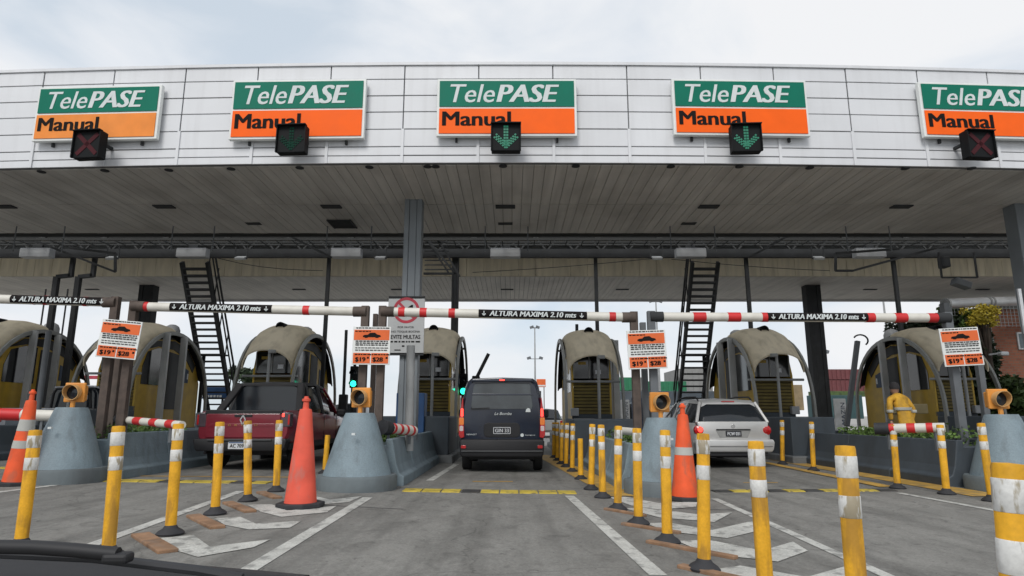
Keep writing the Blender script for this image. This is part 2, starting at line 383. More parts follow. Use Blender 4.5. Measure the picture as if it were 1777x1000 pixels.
for c in ([(1175, 940), (1230, 938), (1323, 957), (1376, 941), (1402, 957), (1350, 976), (1227, 962)],
          [(1118, 909), (1160, 908), (1236, 921), (1306, 905), (1308, 924), (1262, 935), (1165, 924)],
          [(1083, 883), (1120, 882), (1214, 894), (1271, 890), (1240, 907), (1145, 899)],
          [(1057, 864), (1085, 863), (1144, 874), (1210, 871), (1208, 880), (1140, 886), (1095, 878)],
          [(1236, 990), (1285, 983), (1400, 1003), (1464, 985), (1500, 1000), (1440, 1022), (1300, 1008)],
          [(279, 935), (336, 930), (364, 950), (470, 937), (440, 951), (343, 968), (300, 955)],
          [(372, 901), (417, 898), (444, 910), (523, 905), (503, 917), (432, 920), (390, 912)],
          [(429, 877), (471, 876), (498, 887), (584, 879), (567, 890), (488, 898), (452, 889)],
          [(506, 862), (545, 861), (572, 868), (628, 862), (606, 872), (552, 877), (520, 871)]):
    patch('chevron_marking', c, mark_w)
# yellow painted aprons along the islands
for a, b, wa, wb in (((940, 790), (1090, 862), .42, .55), ((1345, 798), (1720, 862), .35, .5), ((1325, 803), (1540, 846), .2, .25)):
    ribbon('yellow_apron_paint', a, b, wa, wb, mark_y, lift=.008 if wb > .3 else .012)
ribbon('road_joint', (540, 876), (700, 884), .03, .02, joint_dark, lift=.003)
ribbon('road_joint', (1150, 882), (1330, 886), .03, .02, joint_dark, lift=.003)
# stop-zone yellow lines behind the bumps
ribbon('yellow_line', (190, 826), (560, 829), .10, .10, mark_y, lift=.004)
ribbon('yellow_line', (820, 836), (890, 836), .10, .10, mark_y, lift=.004)
ribbon('yellow_line', (1290, 838), (1350, 838), .08, .08, mark_y, lift=.004)

# ------------------------------------------------------------------ toll canopy
canopy = thing('toll_canopy', 'wide toll plaza canopy with white panelled fascia and grey plank ceiling', 'canopy', (0, 10.8, 0))
KF = .0032
def fy(x): return KF * x * x              # the fascia bows back slightly to both sides (local y)
SZ = P(888, 283, 10.8).z                  # ceiling height at the front
zrow = [P(888, y, 10.8).z for y in (283, 269.5, 254, 223.6, 193.7, 165.5, 137, 113)]
SZ = zrow[0]
back = MB(); NX = 26
X0 = -1.96 - 1.353 * 11
cols = [X0 + 1.353 * i for i in range(25)]
back.loft([[(x, fy(x) + .03, zrow[0] + .02), (x, fy(x) + .03, zrow[-1] - .02), (x, fy(x) + .25, zrow[-1] - .02), (x, fy(x) + .25, zrow[0] + .02)] for x in cols])
back.build('fascia_backing', M('fascia_joint', (.15, .155, .16), .8), canopy)
for i, (xa, xb) in enumerate(zip(cols, cols[1:])):
    for j, (za, zb) in enumerate(zip(zrow, zrow[1:])):
        gpx = .010; gp = .008; wob = random.uniform(-.004, .004)
        b = MB(); y0a, y0b = fy(xa) + wob, fy(xb) + wob
        b.loft([[(xa + gpx, y0a, za + gp), (xa + gpx, y0a, zb - gp), (xa + gpx, y0a + .026, zb - gp), (xa + gpx, y0a + .026, za + gp)],
                [(xb - gpx, y0b, za + gp), (xb - gpx, y0b, zb - gp), (xb - gpx, y0b + .026, zb - gp), (xb - gpx, y0b + .026, za + gp)]])
        b.build('fascia_panel', white_panel, canopy, bevel=.005, seg=1)
# vertical cover strips at each column joint (lower rows) and top coping
for i, x in enumerate(cols):
    MB().box((x, fy(x) - .012, (zrow[0] + zrow[3]) / 2), (.05, .022, zrow[3] - zrow[0] - .004)).build('cover_strip', white_panel, canopy)
cp = MB()
cp.loft([[(x, fy(x) - .03, zrow[-1] - .004), (x, fy(x) - .03, zrow[-1] + .05), (x, fy(x) + .3, zrow[-1] + .05), (x, fy(x) + .3, zrow[-1] - .004)] for x in cols])
cp.build('coping', white_panel, canopy)
YB = P(888, 405, 1).z - CAMH; YB = (SZ - CAMH) / YB           # where the front ceiling ends
YS = (SZ - CAMH) / (P(888, 355, 1).z - CAMH)                   # seam between the two plank runs
pw = .2
nP = int(26 / pw)
for run, (ya, yb) in enumerate((( .12, YS - 10.8 - .015), (YS - 10.8 + .015, YB - 10.8))):
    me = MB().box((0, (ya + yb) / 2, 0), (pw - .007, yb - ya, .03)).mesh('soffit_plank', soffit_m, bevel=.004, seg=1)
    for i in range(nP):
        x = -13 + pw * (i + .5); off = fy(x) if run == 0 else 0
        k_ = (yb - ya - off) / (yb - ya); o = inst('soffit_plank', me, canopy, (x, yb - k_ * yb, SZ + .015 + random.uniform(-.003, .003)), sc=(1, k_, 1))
ZTOP = zrow[-1] - .1
def slab_bow(nm, m, y0, y1, z, th, xs_, **k):
    MB().loft([[(x, fy(x) + y0, z), (x, y1, z), (x, y1, z + th), (x, fy(x) + y0, z + th)] for x in xs_]).build(nm, m, canopy, **k)
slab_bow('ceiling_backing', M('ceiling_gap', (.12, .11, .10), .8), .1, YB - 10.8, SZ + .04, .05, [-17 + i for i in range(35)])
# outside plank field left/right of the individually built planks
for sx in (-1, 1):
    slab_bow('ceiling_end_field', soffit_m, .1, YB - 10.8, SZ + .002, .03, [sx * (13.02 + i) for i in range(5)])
YR0, YR1 = 22.6, 27.3
RZ = P(888, 480, YR0).z
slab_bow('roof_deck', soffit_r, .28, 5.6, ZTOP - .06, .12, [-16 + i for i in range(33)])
MB().box((0, (9.7 + YR1 - 10.8) / 2, ZTOP), (52, YR1 - 10.8 - 9.7, .12)).build('roof_deck', soffit_r, canopy)  # unseen slot left between the two decks, added to light the bay
for sx in (-1, 1):
    MB().box((sx * 25.9, (YR1 + 10.8) / 2 - 10.8, (SZ + ZTOP) / 2), (.2, YR1 - 10.8 - 1, ZTOP - SZ - .2)).build('end_wall', white_panel, canopy)
MB().box((0, YB - 10.8 + .04, (SZ + ZTOP) / 2), (35, .06, ZTOP - SZ - .1)).build('inner_wall', beige_wall, canopy)
# beige cladding of the rear half: separate vertical sheets
shw = .62; SHT = .72; MB().box((0, YR0 - 10.8, (RZ + SHT + ZTOP) / 2 + .01), (51.4, .05, ZTOP - RZ - SHT - .08)).build('upper_wall', steel_mid, canopy)
me = MB().box((0, 0, 0), (shw - .008, .05, SHT)).mesh('cladding_sheet', beige_wall, bevel=.005, seg=1)
for i in range(83):
    inst('cladding_sheet', me, canopy, (-25.5 + shw * i, YR0 - 10.8, RZ + SHT / 2 + .005))
rp_ = MB()
YRS = 25.1 - 10.8
for i in range(288):
    x = -25.9 + .18 * i
    for ya, yb in ((YR0 - 10.8 + .03, YRS - .015), (YRS + .015, YR1 - 10.8)):
        rp_.box((x, (ya + yb) / 2, RZ + .015), (.168, yb - ya, .03))
rp_.build('rear_ceiling_planks', soffit_r, canopy, kind='stuff')
MB().box((0, (YR0 + YR1) / 2 - 10.8, RZ + .07), (52, YR1 - YR0, .06)).build('rear_ceiling_backing', joint_dark, canopy)
MB().box((0, YR1 - 10.8 + .04, (RZ + ZTOP) / 2), (52, .08, ZTOP - RZ + .16)).build('rear_fascia', white_panel, canopy)
# recessed ceiling lights, hatches
def ceil_at(px, py, z): 
    d = ray(px, py); t = (z - CAMH) / d.z; return Vector((d.x * t, d.y * t - 10.8, z))
me = MB().lathe([(.0, 0), (.075, 0), (.075, -.012), (.05, -.02), (0, -.02)], 14).mesh('downlight', steel_dark)
for px, py in ((72, 298), (182, 296), (293, 295), (401, 293), (520, 291), (641, 290), (742, 289), (756, 289), (873, 288), (999, 288), (1164, 289), (1283, 289), (1405, 291), (1571, 292), (1686, 292)):
    inst('downlight', me, canopy, ceil_at(px, py, SZ))
me = MB().box((0, 0, -.012), (.42, .2, .03)).mesh('ceiling_lamp_hatch', steel_dark, bevel=.006)
for px in (8, 285, 575, 877, 1230, 1564): inst('ceiling_lamp', me, canopy, ceil_at(px, 358, SZ))
for px in (440, 757 + 120, 1195): inst('ceiling_hatch', me, canopy, ceil_at(px, 388, SZ), sc=(.8, .9, .5))
vg = MB()
for i in range(7): vg.box((0, -.3 + i * .1, -.02), (.5, .035, .02))
vg.box((-.26, 0, -.02), (.03, .66, .03)).box((.26, 0, -.02), (.03, .66, .03))
vg.build('vent_grille', steel_dark, canopy, loc=ceil_at(594, 388, SZ))
me = MB().box((0, 0, -.012), (.5, .14, .03)).mesh('ceiling_lamp_rear', steel_dark)
for px in (160, 519, 690, 880, 1080, 1510, 1705): inst('ceiling_lamp', me, canopy, ceil_at(px, 502, RZ))
# trusses in the open bay between the two ceilings
truss_m = M('truss_paint_dark', (.05, .052, .052), .85)
def truss(name, y, z0, z1, step, m, w=.05):
    m = truss_m
    b = MB(); b.bar((-25.5, y, z0), (25.5, y, z0), w * 1.3).bar((-25.5, y, z1), (25.5, y, z1), w * 1.3)
    x = -25.4; k = 0
    while x < 25.3 - step:
        b.bar((x, y, z0 if k % 2 else z1), (x + step, y, z1 if k % 2 else z0), w)
        x += step; k += 1
    return b.build(name, m, canopy)
truss('truss', 6.6, 6.05, 6.65, .5, steel_mid, .045)
truss('truss', 7.4, 6.15, 7.0, .9, steel_light, .05)
truss('truss', 9.9, 6.45, 7.0, .45, steel_mid, .045)
ZBm = P(888, 447, 20.3).z
MB().box((0, 9.5, ZBm + .13), (51, .18, .27)).build('main_beam', steel_dark, canopy)
cw = MB()
for yy in (8.2, 8.5, 8.8, 9.1): cw.bar((-17.4, yy, ZBm + .32), (17.4, yy, ZBm + .32), .05)
for i in range(70): cw.bar((-17.3 + i * .5, 8.2, ZBm + .30), (-17.3 + i * .5, 9.1, ZBm + .30), .03)
cw.bar((-17, 8.2, ZBm + .9), (17, 8.2, ZBm + .9), .04)
for i in range(34): cw.bar((-16.5 + i, 8.2, ZBm + .3), (-16.5 + i, 8.2, ZBm + .9), .03)
cw.build('catwalk', truss_m, canopy)
pp = MB()
for y, z, r in ((5.0, 5.62, .03), (6.3, 5.95, .035), (6.6, 6.2, .03)): pp.tube([(-17, y, z), (17, y, z)], r, 8)
pp.build('service_pipes', steel_dark, canopy)
# diagonal brackets hanging below the beam
def pb(px, py, Y): q = P(px, py, Y); return Vector((q.x, q.y - 10.8, q.z))
for pts, Y in ((((0, 415), (60, 418), (200, 472), (200, 440), (120, 430)), 18.5), (((1700, 410), (1480, 470), (1450, 470), (1450, 440), (1560, 432)), 18.5),
               (((575, 447), (500, 408)), 18), (((735, 408), (790, 475), (735, 475)), 19), (((1300, 447), (1370, 408)), 18)):
    b = MB()
    for p, q in zip(pts, pts[1:]): b.bar(pb(*p, Y), pb(*q, Y), .06)
    b.build('bracket_brace', steel_dark, canopy)
b = MB()
for i in range(9):
    y = 412 + i * 8
    b.bar(pb(737, y, 19.5), pb(775 + i * 1.5, y, 19.5), .035)
b.bar(pb(737, 410, 19.4), pb(780, 476, 19.4), .05).bar(pb(757, 410, 19.4), pb(798, 480, 19.4), .05)
b.build('louvred_hatch_stair', steel_dark, canopy, kind='stuff')
# cables
for a, b_, sag in (((820, 473), (1150, 447), .05), ((1165, 450), (1440, 470), .05), ((280, 415), (560, 470), .3)):
    A, B = pb(*a, 21), pb(*b_, 21); MB().tube([A.lerp(B, t / 8) - Vector((0, 0, math.sin(t / 8 * math.pi) * sag)) for t in range(9)], .012, 5).build('cable', steel_dark, canopy)
# hanging rods with small lamps
for px in (28, 112, 300, 372, 568, 645, 842, 916, 1163, 1240, 1468, 1543):
    q = P(px, 400, 14.7); b = MB(); b.tube([(q.x, 14.7 - 10.8, SZ), (q.x, 14.7 - 10.8, SZ - .62)], .014, 6).build('hanger_rod', steel_mid, canopy)
# main columns
def column(px, Y, w, d, z0, z1, m=col_paint, nm='column'):
    q = P(px[0], px[1], Y); b = MB(); x, y = q.x, Y - 10.8
    b.box((x - w * .36, y, (z0 + z1) / 2), (w * .28, d, z1 - z0)).box((x + w * .36, y, (z0 + z1) / 2), (w * .28, d, z1 - z0)).box((x, y, (z0 + z1) / 2), (w * .42, d * .9, z1 - z0 - .01))
    return b.build(nm, m, canopy, bevel=.008, seg=1)
column((718, 400), 12.9, .36, .3, -.1, SZ + .01)
column((1775, 400), 13.2, .46, .35, -.1, SZ + .01)
column((259, 500), 24.3, .56, .4, 0, RZ + .01, m=steel_dark)
column((1407, 500), 24.3, .56, .4, 0, RZ + .01, m=steel_dark)
column((790, 500), 20.5, .22, .22, .9, ZBm + .2, m=steel_dark)
for px, h in ((570, 500), (1034, 500), (1296, 500), (1552, 500)):
    q = P(px, 500, 20.6); MB().bar((q.x, 9.7, 1.0), (q.x, 9.7, ZBm + .05), .11).build('hanging_post', steel_dark, canopy)
for px in (100, 138):
    q = P(px, 500, 20.6); MB().bar((q.x, 9.7, 1.0), (q.x, 9.7, ZBm - .6), .15).bar((q.x, 9.7, ZBm - .6), (q.x + .45, 9.7, ZBm - .55), .12).bar((q.x + .45, 9.7, ZBm - .6), (q.x + .45, 9.7, ZBm + .05), .12).bar((q.x - .3, 9.7, 1.0), (q.x - .3, 9.7, ZBm - 1.0), .035).build('hanging_post', steel_dark, canopy)

# flat white antenna boxes on the beam
for i, px in enumerate((65, 335, 602, 877, 1198, 1508)):
    q = P(px, 440, 19.9)
    t = thing('antenna_box', 'flat pale box under the beam, %s' % ['far left, beyond the first height bar', 'at the head of the left stair', 'right of the left stair, above the red pickup', 'above the navy van', 'at the head of the right stair', 'far right, above the rightmost price sign'][i], 'antenna', q, group='flat boxes under the beam')
    MB().box((0, 0, 0), (.95, .3, .3)).build('housing', booth_grey, t, bevel=.03)
    MB().box((0, 0, .2), (.3, .1, .12)).build('mount', steel_dark, t)
# small hanging luminaires
for i, px in enumerate((195, 418, 660, 1140, 1420)):
    q = P(px, 448, 19.0); t = thing('hanging_lamp', 'small square lamp in a wire bracket below the beam, %s' % ['left of the left stair', 'right of the left stair', 'left of the front column', 'left of the right stair', 'right of the right stair'][i], 'lamp', q, group='small lamps below the beam')
    MB().bar((-.18, 0, .35), (-.18, 0, -.02), .03).bar((.18, 0, .35), (.18, 0, -.02), .03).bar((-.18, 0, -.02), (.18, 0, -.02), .03).build('bracket', steel_dark, t)
    MB().box((0, 0, .0), (.3, .22, .08), Matrix.Rotation(R(25), 3, 'X')).build('lamp_head', steel_light, t, bevel=.01)
q = P(1655, 450, 18.5); t = thing('camera_frame', 'U-shaped black frame carrying a camera, right end of the bay', 'camera')
t.location = q
MB().bar((-.42, 0, .2), (-.42, 0, -.55), .045).bar((.62, 0, .2), (.62, 0, -.55), .045).bar((-.42, 0, -.55), (.62, 0, -.55), .045).build('frame', steel_dark, t)
MB().box((-.3, 0, -.1), (.2, .3, .32)).build('camera_body', steel_dark, t, bevel=.02)
MB().box((.12, 0, -.74), (.45, .3, .2), Matrix.Rotation(R(20), 3, 'Y')).build('lamp_head', steel_mid, t, bevel=.02)

# ------------------------------------------------------------------ steel stairs
def stair(px_top, flip, label):
    top = P(px_top[0], px_top[1], 20.6); t = thing('steel_stair', label, 'stair', (top.x, 20.6, 0))
    z1, z0, y1, y0 = top.z, 1.08, 0, 2.9; hw = .42
    def at(z): return (z1 - z) / (z1 - z0) * (y0 - y1) + y1
    zs = [z1 - .02, z1 * .55 + z0 * .45, z0]
    for s in (-1, 1): MB().bar((s * hw, 0, z1), (s * hw, y0, z0), .085, .2).build('stringer', steel_dark, t)
    me = MB().box((0, 0, 0), (hw * 2 - .06, .26, .05)).mesh('tread', steel_dark)
    n = 24
    for i in range(1, n):
        z = z1 - (z1 - z0) * i / n; inst('tread', me, t, (0, at(z), z))
    for s, e_ in ((flip, .34),):
        s = s * 1.15
        b = MB(); x = s * (hw + .0)
        for dx in (.0,):
            b.bar((x, .12, z1 + .7), (x, y0 + .12, z0 + .95), .05).bar((x, .1, z1 + .35), (x, y0 + .1, z0 + .5), .04)
        for i in range(6):
            z = z1 - (z1 - z0) * i / 5; b.bar((x, at(z), z), (x, at(z) + .12, z + .95), .03)
        b.build('handrail', steel_dark, t)
    b = MB(); zz = z1 * .42 + z0 * .58
    b.box((0, at(zz) + .1, zz), (.95, .5, .05)).bar((-.36 * flip, at(zz) + .3, zz), (-.36 * flip, at(zz) + .3, z0), .09).build('landing', steel_dark, t)
    return t
stair((338, 455), 1, 'black open-tread steel stair descending behind the red pickup')
stair((1224, 455), -1, 'black open-tread steel stair with landing, descending beyond the silver estate car')

# ------------------------------------------------------------------ overhead signboards and lane signals
def signboard(x0, x1, yt, yb, faded, label, extra=0):
    cxp = (x0 + x1) / 2; Yf = 10.8 + fy(P(cxp, 190, 10.9).x) - .16
    zt, zb = P(cxp, yt, Yf).z, P(cxp, yb, Yf).z; xa, xb = P(x0, (yt + yb) / 2, Yf).x, P(x1, (yt + yb) / 2, Yf).x
    cx = (xa + xb) / 2; w = xb - xa; h = zt - zb
    t = thing('lane_signboard', label, 'sign', (cx, Yf, zb), math.atan(2 * KF * cx) + extra, group='TelePASE signboards on the fascia')
    MB().box((0, .05, h / 2), (w, .09, h)).build('frame', sign_white, t, bevel=.01)
    bw = .045; mid = h * .49
    MB().box((0, -.004, (mid + .02 + h - bw) / 2), (w - 2 * bw, .012, h - bw - mid - .02)).build('green_panel', green_s, t)
    MB().box((0, -.004, (bw + mid - .02) / 2), (w - 2 * bw, .012, mid - .02 - bw)).build('orange_panel', orange_f if faded else orange_s, t)
    zt_ = (mid + h) / 2 - .01
    x = -w * .5 + w * .10
    o = inst('lettering', text_mesh('Tele', w * .32, h * .32, letter_w, bold=.02, shear=.22), t, (-w * .245, -.012, zt_))
    o = inst('lettering', text_mesh('PASE', w * .45, h * .31, letter_w, bold=.075, shear=.22), t, (w * .15, -.012, zt_))
    inst('lettering', text_mesh('Manual', w * .49, h * .245, letter_k, bold=.07), t, (-w * .215, -.012, mid * .60))
    for sx in (-1, 1): MB().box((sx * w * .36, .12, -.03), (.04, .04, .08)).build('bracket', steel_dark, t)
    return t
signboard(57, 279, 149, 243, True, 'TelePASE Manual signboard with faded pale orange half, leftmost on the fascia')
signboard(399, 634, 138, 241, False, 'TelePASE Manual signboard above the left stair, behind an unlit arrow signal')
signboard(758, 1001, 137, 236, False, 'TelePASE Manual signboard in the middle, above the navy van')
signboard(1167, 1404, 138, 235, False, 'TelePASE Manual signboard above the right stair, behind a green arrow signal')
signboard(1595, 1832, 145, 240, False, 'TelePASE Manual signboard at the right edge, behind a dark cross signal')
def lane_signal(px, py, kind, yaw, label):
    Y = 10.35; q = P(px, py, Y); s = .50
    t = thing('lane_signal', label, 'signal', (q.x, Y + fy(q.x), q.z), yaw, group='lane signals hung before the signboards')
    MB().box((0, .08, 0), (s, .16, s)).build('housing', black_box, t, bevel=.015)
    b = MB(); h = s / 2
    b.box((0, -.035, h - .01), (s + .02, .09, .016)).box((-h, -.02, 0), (.016, .05, s)).box((h, -.02, 0), (.016, .05, s))
    b.build('hood', black_box, t)
    m = {'x': led_red_dim, 'g': led_green, 'd': led_green_dim}[kind]; b = MB()
    if kind == 'x':
        for a in (45, -45): b.box((0, -.004, 0), (.52 * s / .5, .01, .075), Matrix.Rotation(R(a), 3, 'Y'))
    else:
        for i in range(7):
            b.box((-.022, -.004, .19 - i * .052), (.036, .01, .036)); b.box((.022, -.004, .19 - i * .052), (.036, .01, .036))
        for k in range(3):
            for i in range(5 if k else 6):
                for sx in (-1, 1): b.box((sx * (.016 + i * .036), -.004, -.19 + i * .036 + k * .045), (.03, .01, .03), Matrix.Rotation(R(45), 3, 'Y'))
    b.build('cross' if kind == 'x' else 'arrow', m, t)
    MB().bar((.1, .16, .1), (.1, .55, .1), .05).bar((-.1, .16, .1), (-.1, .55, .1), .05).build('bracket', steel_dark, t)
lane_signal(140, 243, 'x', R(-6), 'black lane signal with a dark red cross on the faded signboard')
lane_signal(504, 239, 'd', R(-4), 'black lane signal with an unlit dull arrow, above the left stair')
lane_signal(878, 238, 'g', 0, 'black lane signal with a green down arrow, above the navy van')
lane_signal(1297, 237, 'g', R(-3), 'black lane signal with a bright green down arrow, right of the middle one')
lane_signal(1717, 241, 'x', R(6), 'black lane signal with a dark cross, at the right edge')

# ------------------------------------------------------------------ islands, booths
ISL = [-15.2, -11.2, -6.8, -2.3, 2.25, 7.4, 12.5]
def leafclump(b, c, rad, n, sz, flat=1.0):
    for _ in range(n):
        a = random.uniform(0, 6.283); cz = random.uniform(-1, 1); rr = random.random() ** .4
        s = math.sqrt(1 - cz * cz)
        p = Vector((c[0] + rad[0] * rr * s * math.cos(a), c[1] + rad[1] * rr * s * math.sin(a), c[2] + rad[2] * rr * cz))
        u = Vector((random.uniform(-1, 1), random.uniform(-1, 1), random.uniform(-.6, .6))).normalized() * sz * random.uniform(.6, 1.3)
        w = Vector((random.uniform(-1, 1), random.uniform(-1, 1), random.uniform(-1, 1))).normalized().cross(u).normalized() * sz * .55
        b.add([p - u, p - w, p + u, p + w], [(0, 1, 2, 3)])
    return b
ISL_LAB = ['grey toll island at the far left edge, under the first booth', 'dark toll island left of the red pickup lane, carrying the left stair', 'blue-grey toll island with planter and nose, left of the red pickup',
           'blue-grey toll island with planter and nose, between the red pickup and the navy van', 'blue-grey toll island right of the navy van', 'long dark blue-grey toll island right of the silver estate car', 'dark toll island at the far right, before the brick building']
curb_p = M('plinth_grey', (.13, .155, .165), .75, var=.15, bump=.3, dirt=.5, dcol=(.06, .06, .06))
def island(i):
    x = ISL[i]; z = gz(x); nose_y = 10.15 if i in (2,) else 9.95
    t = thing('toll_island', ISL_LAB[i], 'island', (x, nose_y, z), group='toll islands')
    # nose: rounded cone frustum with a flat plinth
    MB().lathe([(.0, -.05), (.585, -.05), (.59, .17), (.57, .205), (.0, .205)], 36).build('plinth', curb_p, t, smooth=35)
    pr = [(.0, .2), (.50, .2), (.47, .30), (.35, .70), (.235, 1.05), (.21, 1.10), (.0, 1.10)]
    MB().lathe(pr, 32).build('nose', isl_paint, t, smooth=35)
    MB().box((.03, -.47, .80), (.05, .04, .03)).build('reflector', letter_w, t)
    ys = [.35, 1.2, 2.4, 4.2]; prev = None
    segs = [(.45, 2.05), (2.06, 3.75), (3.76, 5.6)]
    for a, b_ in segs:
        s = [(-.62, -.05), (-.62, .13), (-.55, .17), (-.50, .30), (-.42, .70), (-.32, .70), (-.32, .6), (.32, .6), (.32, .70), (.42, .70), (.50, .30), (.55, .17), (.62, .13), (.62, -.05)]
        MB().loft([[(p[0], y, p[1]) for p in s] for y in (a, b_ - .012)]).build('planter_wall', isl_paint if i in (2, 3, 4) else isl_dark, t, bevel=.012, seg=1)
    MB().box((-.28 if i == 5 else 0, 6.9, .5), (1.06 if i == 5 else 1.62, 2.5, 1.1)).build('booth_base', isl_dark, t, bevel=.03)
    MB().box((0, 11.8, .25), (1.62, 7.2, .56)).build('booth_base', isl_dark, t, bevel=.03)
    MB().box((0, 10.2, .05), (1.86, 9.6, .22)).build('kerb', curb_m, t, bevel=.03)
    MB().box((0, 3.0, .585), (.63, 5.0, .02)).build('soil', bark, t)
    return t
for i in range(7): island(i)
SH = {2: 'low green shrub in the planter left of the red pickup', 3: 'low green shrub under the red-banded pole, left of the navy van', 4: 'low green shrub in the planter right of the navy van', 5: 'green plants in the planter of the long right island'}
for i, lab in SH.items():
    x = ISL[i]; t = thing('planter_shrub', lab, 'shrub', (x, 10.4, gz(x) + .6), group='shrubs in the planters')
    b = MB()
    for k in range(7 if i < 5 else 12):
        yy = .5 + k * (.38 if i < 5 else .34); leafclump(b, (random.uniform(-.15, .15), yy, .08 + random.uniform(0, .08)), (.26, .25, .14 + (.1 if i == 5 and k < 5 else 0)), 90, .045)
    b.build('foliage', leaf_g, t); st = MB()
    for k in range(10): a = random.uniform(0, 3.2); st.bar((0, .5 + a, -.02), (random.uniform(-.15, .15), .5 + a + random.uniform(-.1, .1), .16), .01)
    st.build('stems', bark, t, kind='stuff')

def arch_z(y): return 1.0 + 2.42 * math.sqrt(max(0, 1 - (y / 2.3) ** 2)) ** .9 - 1.0
post_m = M('flat_post_galvanised', (.40, .41, .41), .45, var=.12, dirt=.3, dcol=(.2, .19, .18))
def make_booth(side, posts=True):
    t = thing('toll_booth', 'x', 'booth', (0, 20, 0), group='toll booths')      # local z = 0 at island top (world 1.05)
    HX = .78
    def az(y): return 2.36 * math.sqrt(max(0, 1 - (y / 2.28) ** 2)) ** .85
    for s in (-1, 1):
        pts = [(s * HX, 2.28 * math.cos(a), 2.36 * math.sin(a) ** .85) for a in [math.pi * k / 22 for k in range(23)]]
        for e_ in (-1, 1): MB().box((s * HX, e_ * 2.27, -.27), (.07, .12, .56)).build('arch_foot', tube_grey, t)
        b = MB(); rings = []
        for k, p in enumerate(pts):
            a = math.pi * k / 22; n_ = Vector((0, math.cos(a), math.sin(a))); p = Vector(p)
            rings.append([p + Vector((s * dx, 0, 0)) + n_ * dn for dx, dn in ((-.035, -.07), (.035, -.07), (.035, .05), (-.035, .05))])
        b.loft(rings).build('arch_frame', tube_grey, t, bevel=.012)
    def shell(rows_, name, m, th=.04):
        out = []; inn = []; rx = HX - .075
        for y, rise in rows_:
            ro, ri = [], []
            for k in range(21):
                a = R(-90 + 180 * k / 20); c = math.cos(a)
                yy = y - (.22 * c if y < -1.9 else 0)
                ro.append((rx * math.sin(a), yy, az(y) - .02 + rise * c ** .85))
                ri.append(((rx - th) * math.sin(a), yy, az(y) - .02 + (rise - th) * c ** .85))
            out.append(ro); inn.append(ri)
        b = MB(); b.grid(out); b.grid(inn)
        b.grid([out[0], inn[0]]).grid([out[-1], inn[-1]])
        return b.build(name, m, t, smooth=50)
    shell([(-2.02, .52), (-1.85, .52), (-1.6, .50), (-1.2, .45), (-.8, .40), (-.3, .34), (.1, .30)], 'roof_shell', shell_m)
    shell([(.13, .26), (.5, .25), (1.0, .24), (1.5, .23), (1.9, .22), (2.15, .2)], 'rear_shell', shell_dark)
    MB().lathe([(0, .2), (.13, .2), (.13, -.22), (.10, -.23), (.09, -.12), (0, -.12)], 16, (0, -1.0, 2.50), axis='Y').build('roof_lamp', black_box, t, smooth=True)
    MB().lathe([(.24, 0), (.24, .34), (.19, .46), (.09, .52), (0, .53)], 16, (0, 1.15, 2.28)).build('roof_dome', booth_grey, t, smooth=True)
    # cabin
    HB = .56
    for s in (-1, 1):
        pts = [(-1.55, -.52), (-1.55, 1.15), (-1.35, 1.75), (-.7, 2.1), (.3, 2.2), (1.2, 2.0), (1.75, 1.55), (2.12, .9), (2.12, -.52)]
        MB().prism(pts, s * HB, s * (HB - .05), 'YZ').build('side_wall', booth_y, t)
        MB().prism([(-1.35, .75), (-1.35, 1.25), (-1.15, 1.7), (-.6, 1.85), (-.1, 1.85), (-.1, .75)], s * HB, s * (HB + .015), 'YZ').build('side_window', glass_dk, t)
        MB().prism([(-1.3, 1.74), (-.7, 2.06), (.3, 2.16), (1.2, 1.96), (1.74, 1.5), (1.6, 1.25), (1.1, 1.66), (.3, 1.88), (-.6, 1.9)], s * HB, s * (HB + .02), 'YZ').build('gap_shade_band', shell_dark, t)  # black band laid on the wall, standing in for shade under the shell
        MB().prism([(.05, .05), (.05, 1.8), (.75, 1.75), (.75, .05)], s * HB, s * (HB + .015), 'YZ').build('door', booth_grey if s == -side else shell_dark, t)
        MB().prism([(1.0, .9), (1.0, 1.4), (1.35, 1.3), (1.35, .9)], s * HB, s * (HB + .015), 'YZ').build('notice', navy_p, t)
        MB().prism([(1.25, 1.02), (1.25, 1.2), (1.33, 1.2), (1.33, 1.02)], s * (HB + .015), s * (HB + .02), 'YZ').build('label', plate_w, t)
    MB().box((0, -1.50, .53), (2 * HB - .12, .06, 1.04)).build('front_backing', shell_dark, t)
    me = MB().box((0, 0, 0), (2 * HB - .12, .03, .072), Matrix.Rotation(R(-25), 3, 'X')).mesh('louvre_slat', booth_olive)
    for k in range(10): inst('louvre_slat', me, t, (0, -1.55, .16 + k * .092))
    MB().box((0, -1.52, .06), (2 * HB, .08, .12)).build('front_sill', isl_dark, t)
    wn_ = MB().box((0, -1.48, 1.42), (2 * HB - .1, .03, .6)).build('front_window', glass_dk, t)
    for x_ in (-.5, -.05, .5): MB().box((x_, -1.505, 1.42), (.035, .03, .6)).build('frame_bar', tube_grey, wn_)
    MB().box((.2, -1.50, 1.30), (.16, .01, .12)).build('window_sticker', plate_w, wn_)
    MB().box((-.25, -1.50, 1.55), (.22, .01, .08)).build('window_sticker', booth_y, wn_)
    MB().box((0, 2.09, .5), (2 * HB - .1, .03, 1)).build('rear_wall', booth_olive, t)
    MB().tube([(-HX, -1.75, 1.02), (HX, -1.75, 1.02)], .035, 8).build('cross_tube', steel_light, t)
    MB().tube([(-HX, .9, 2.14), (HX, .9, 2.14)], .035, 8).build('cross_tube', tube_grey, t)
    for y in ((-.7, .35) if posts else ()):
        MB().box((side * (HX + .06), y, .9), (.19, .1, 2.8)).build('flat_post', post_m, t, bevel=.01)
    # lamp pole before the booth
    MB().tube([(side * .12, -2.2, -.1), (side * .12, -2.2, 1.72)], .042, 8).build('camera_pole', steel_light, t, smooth=True)
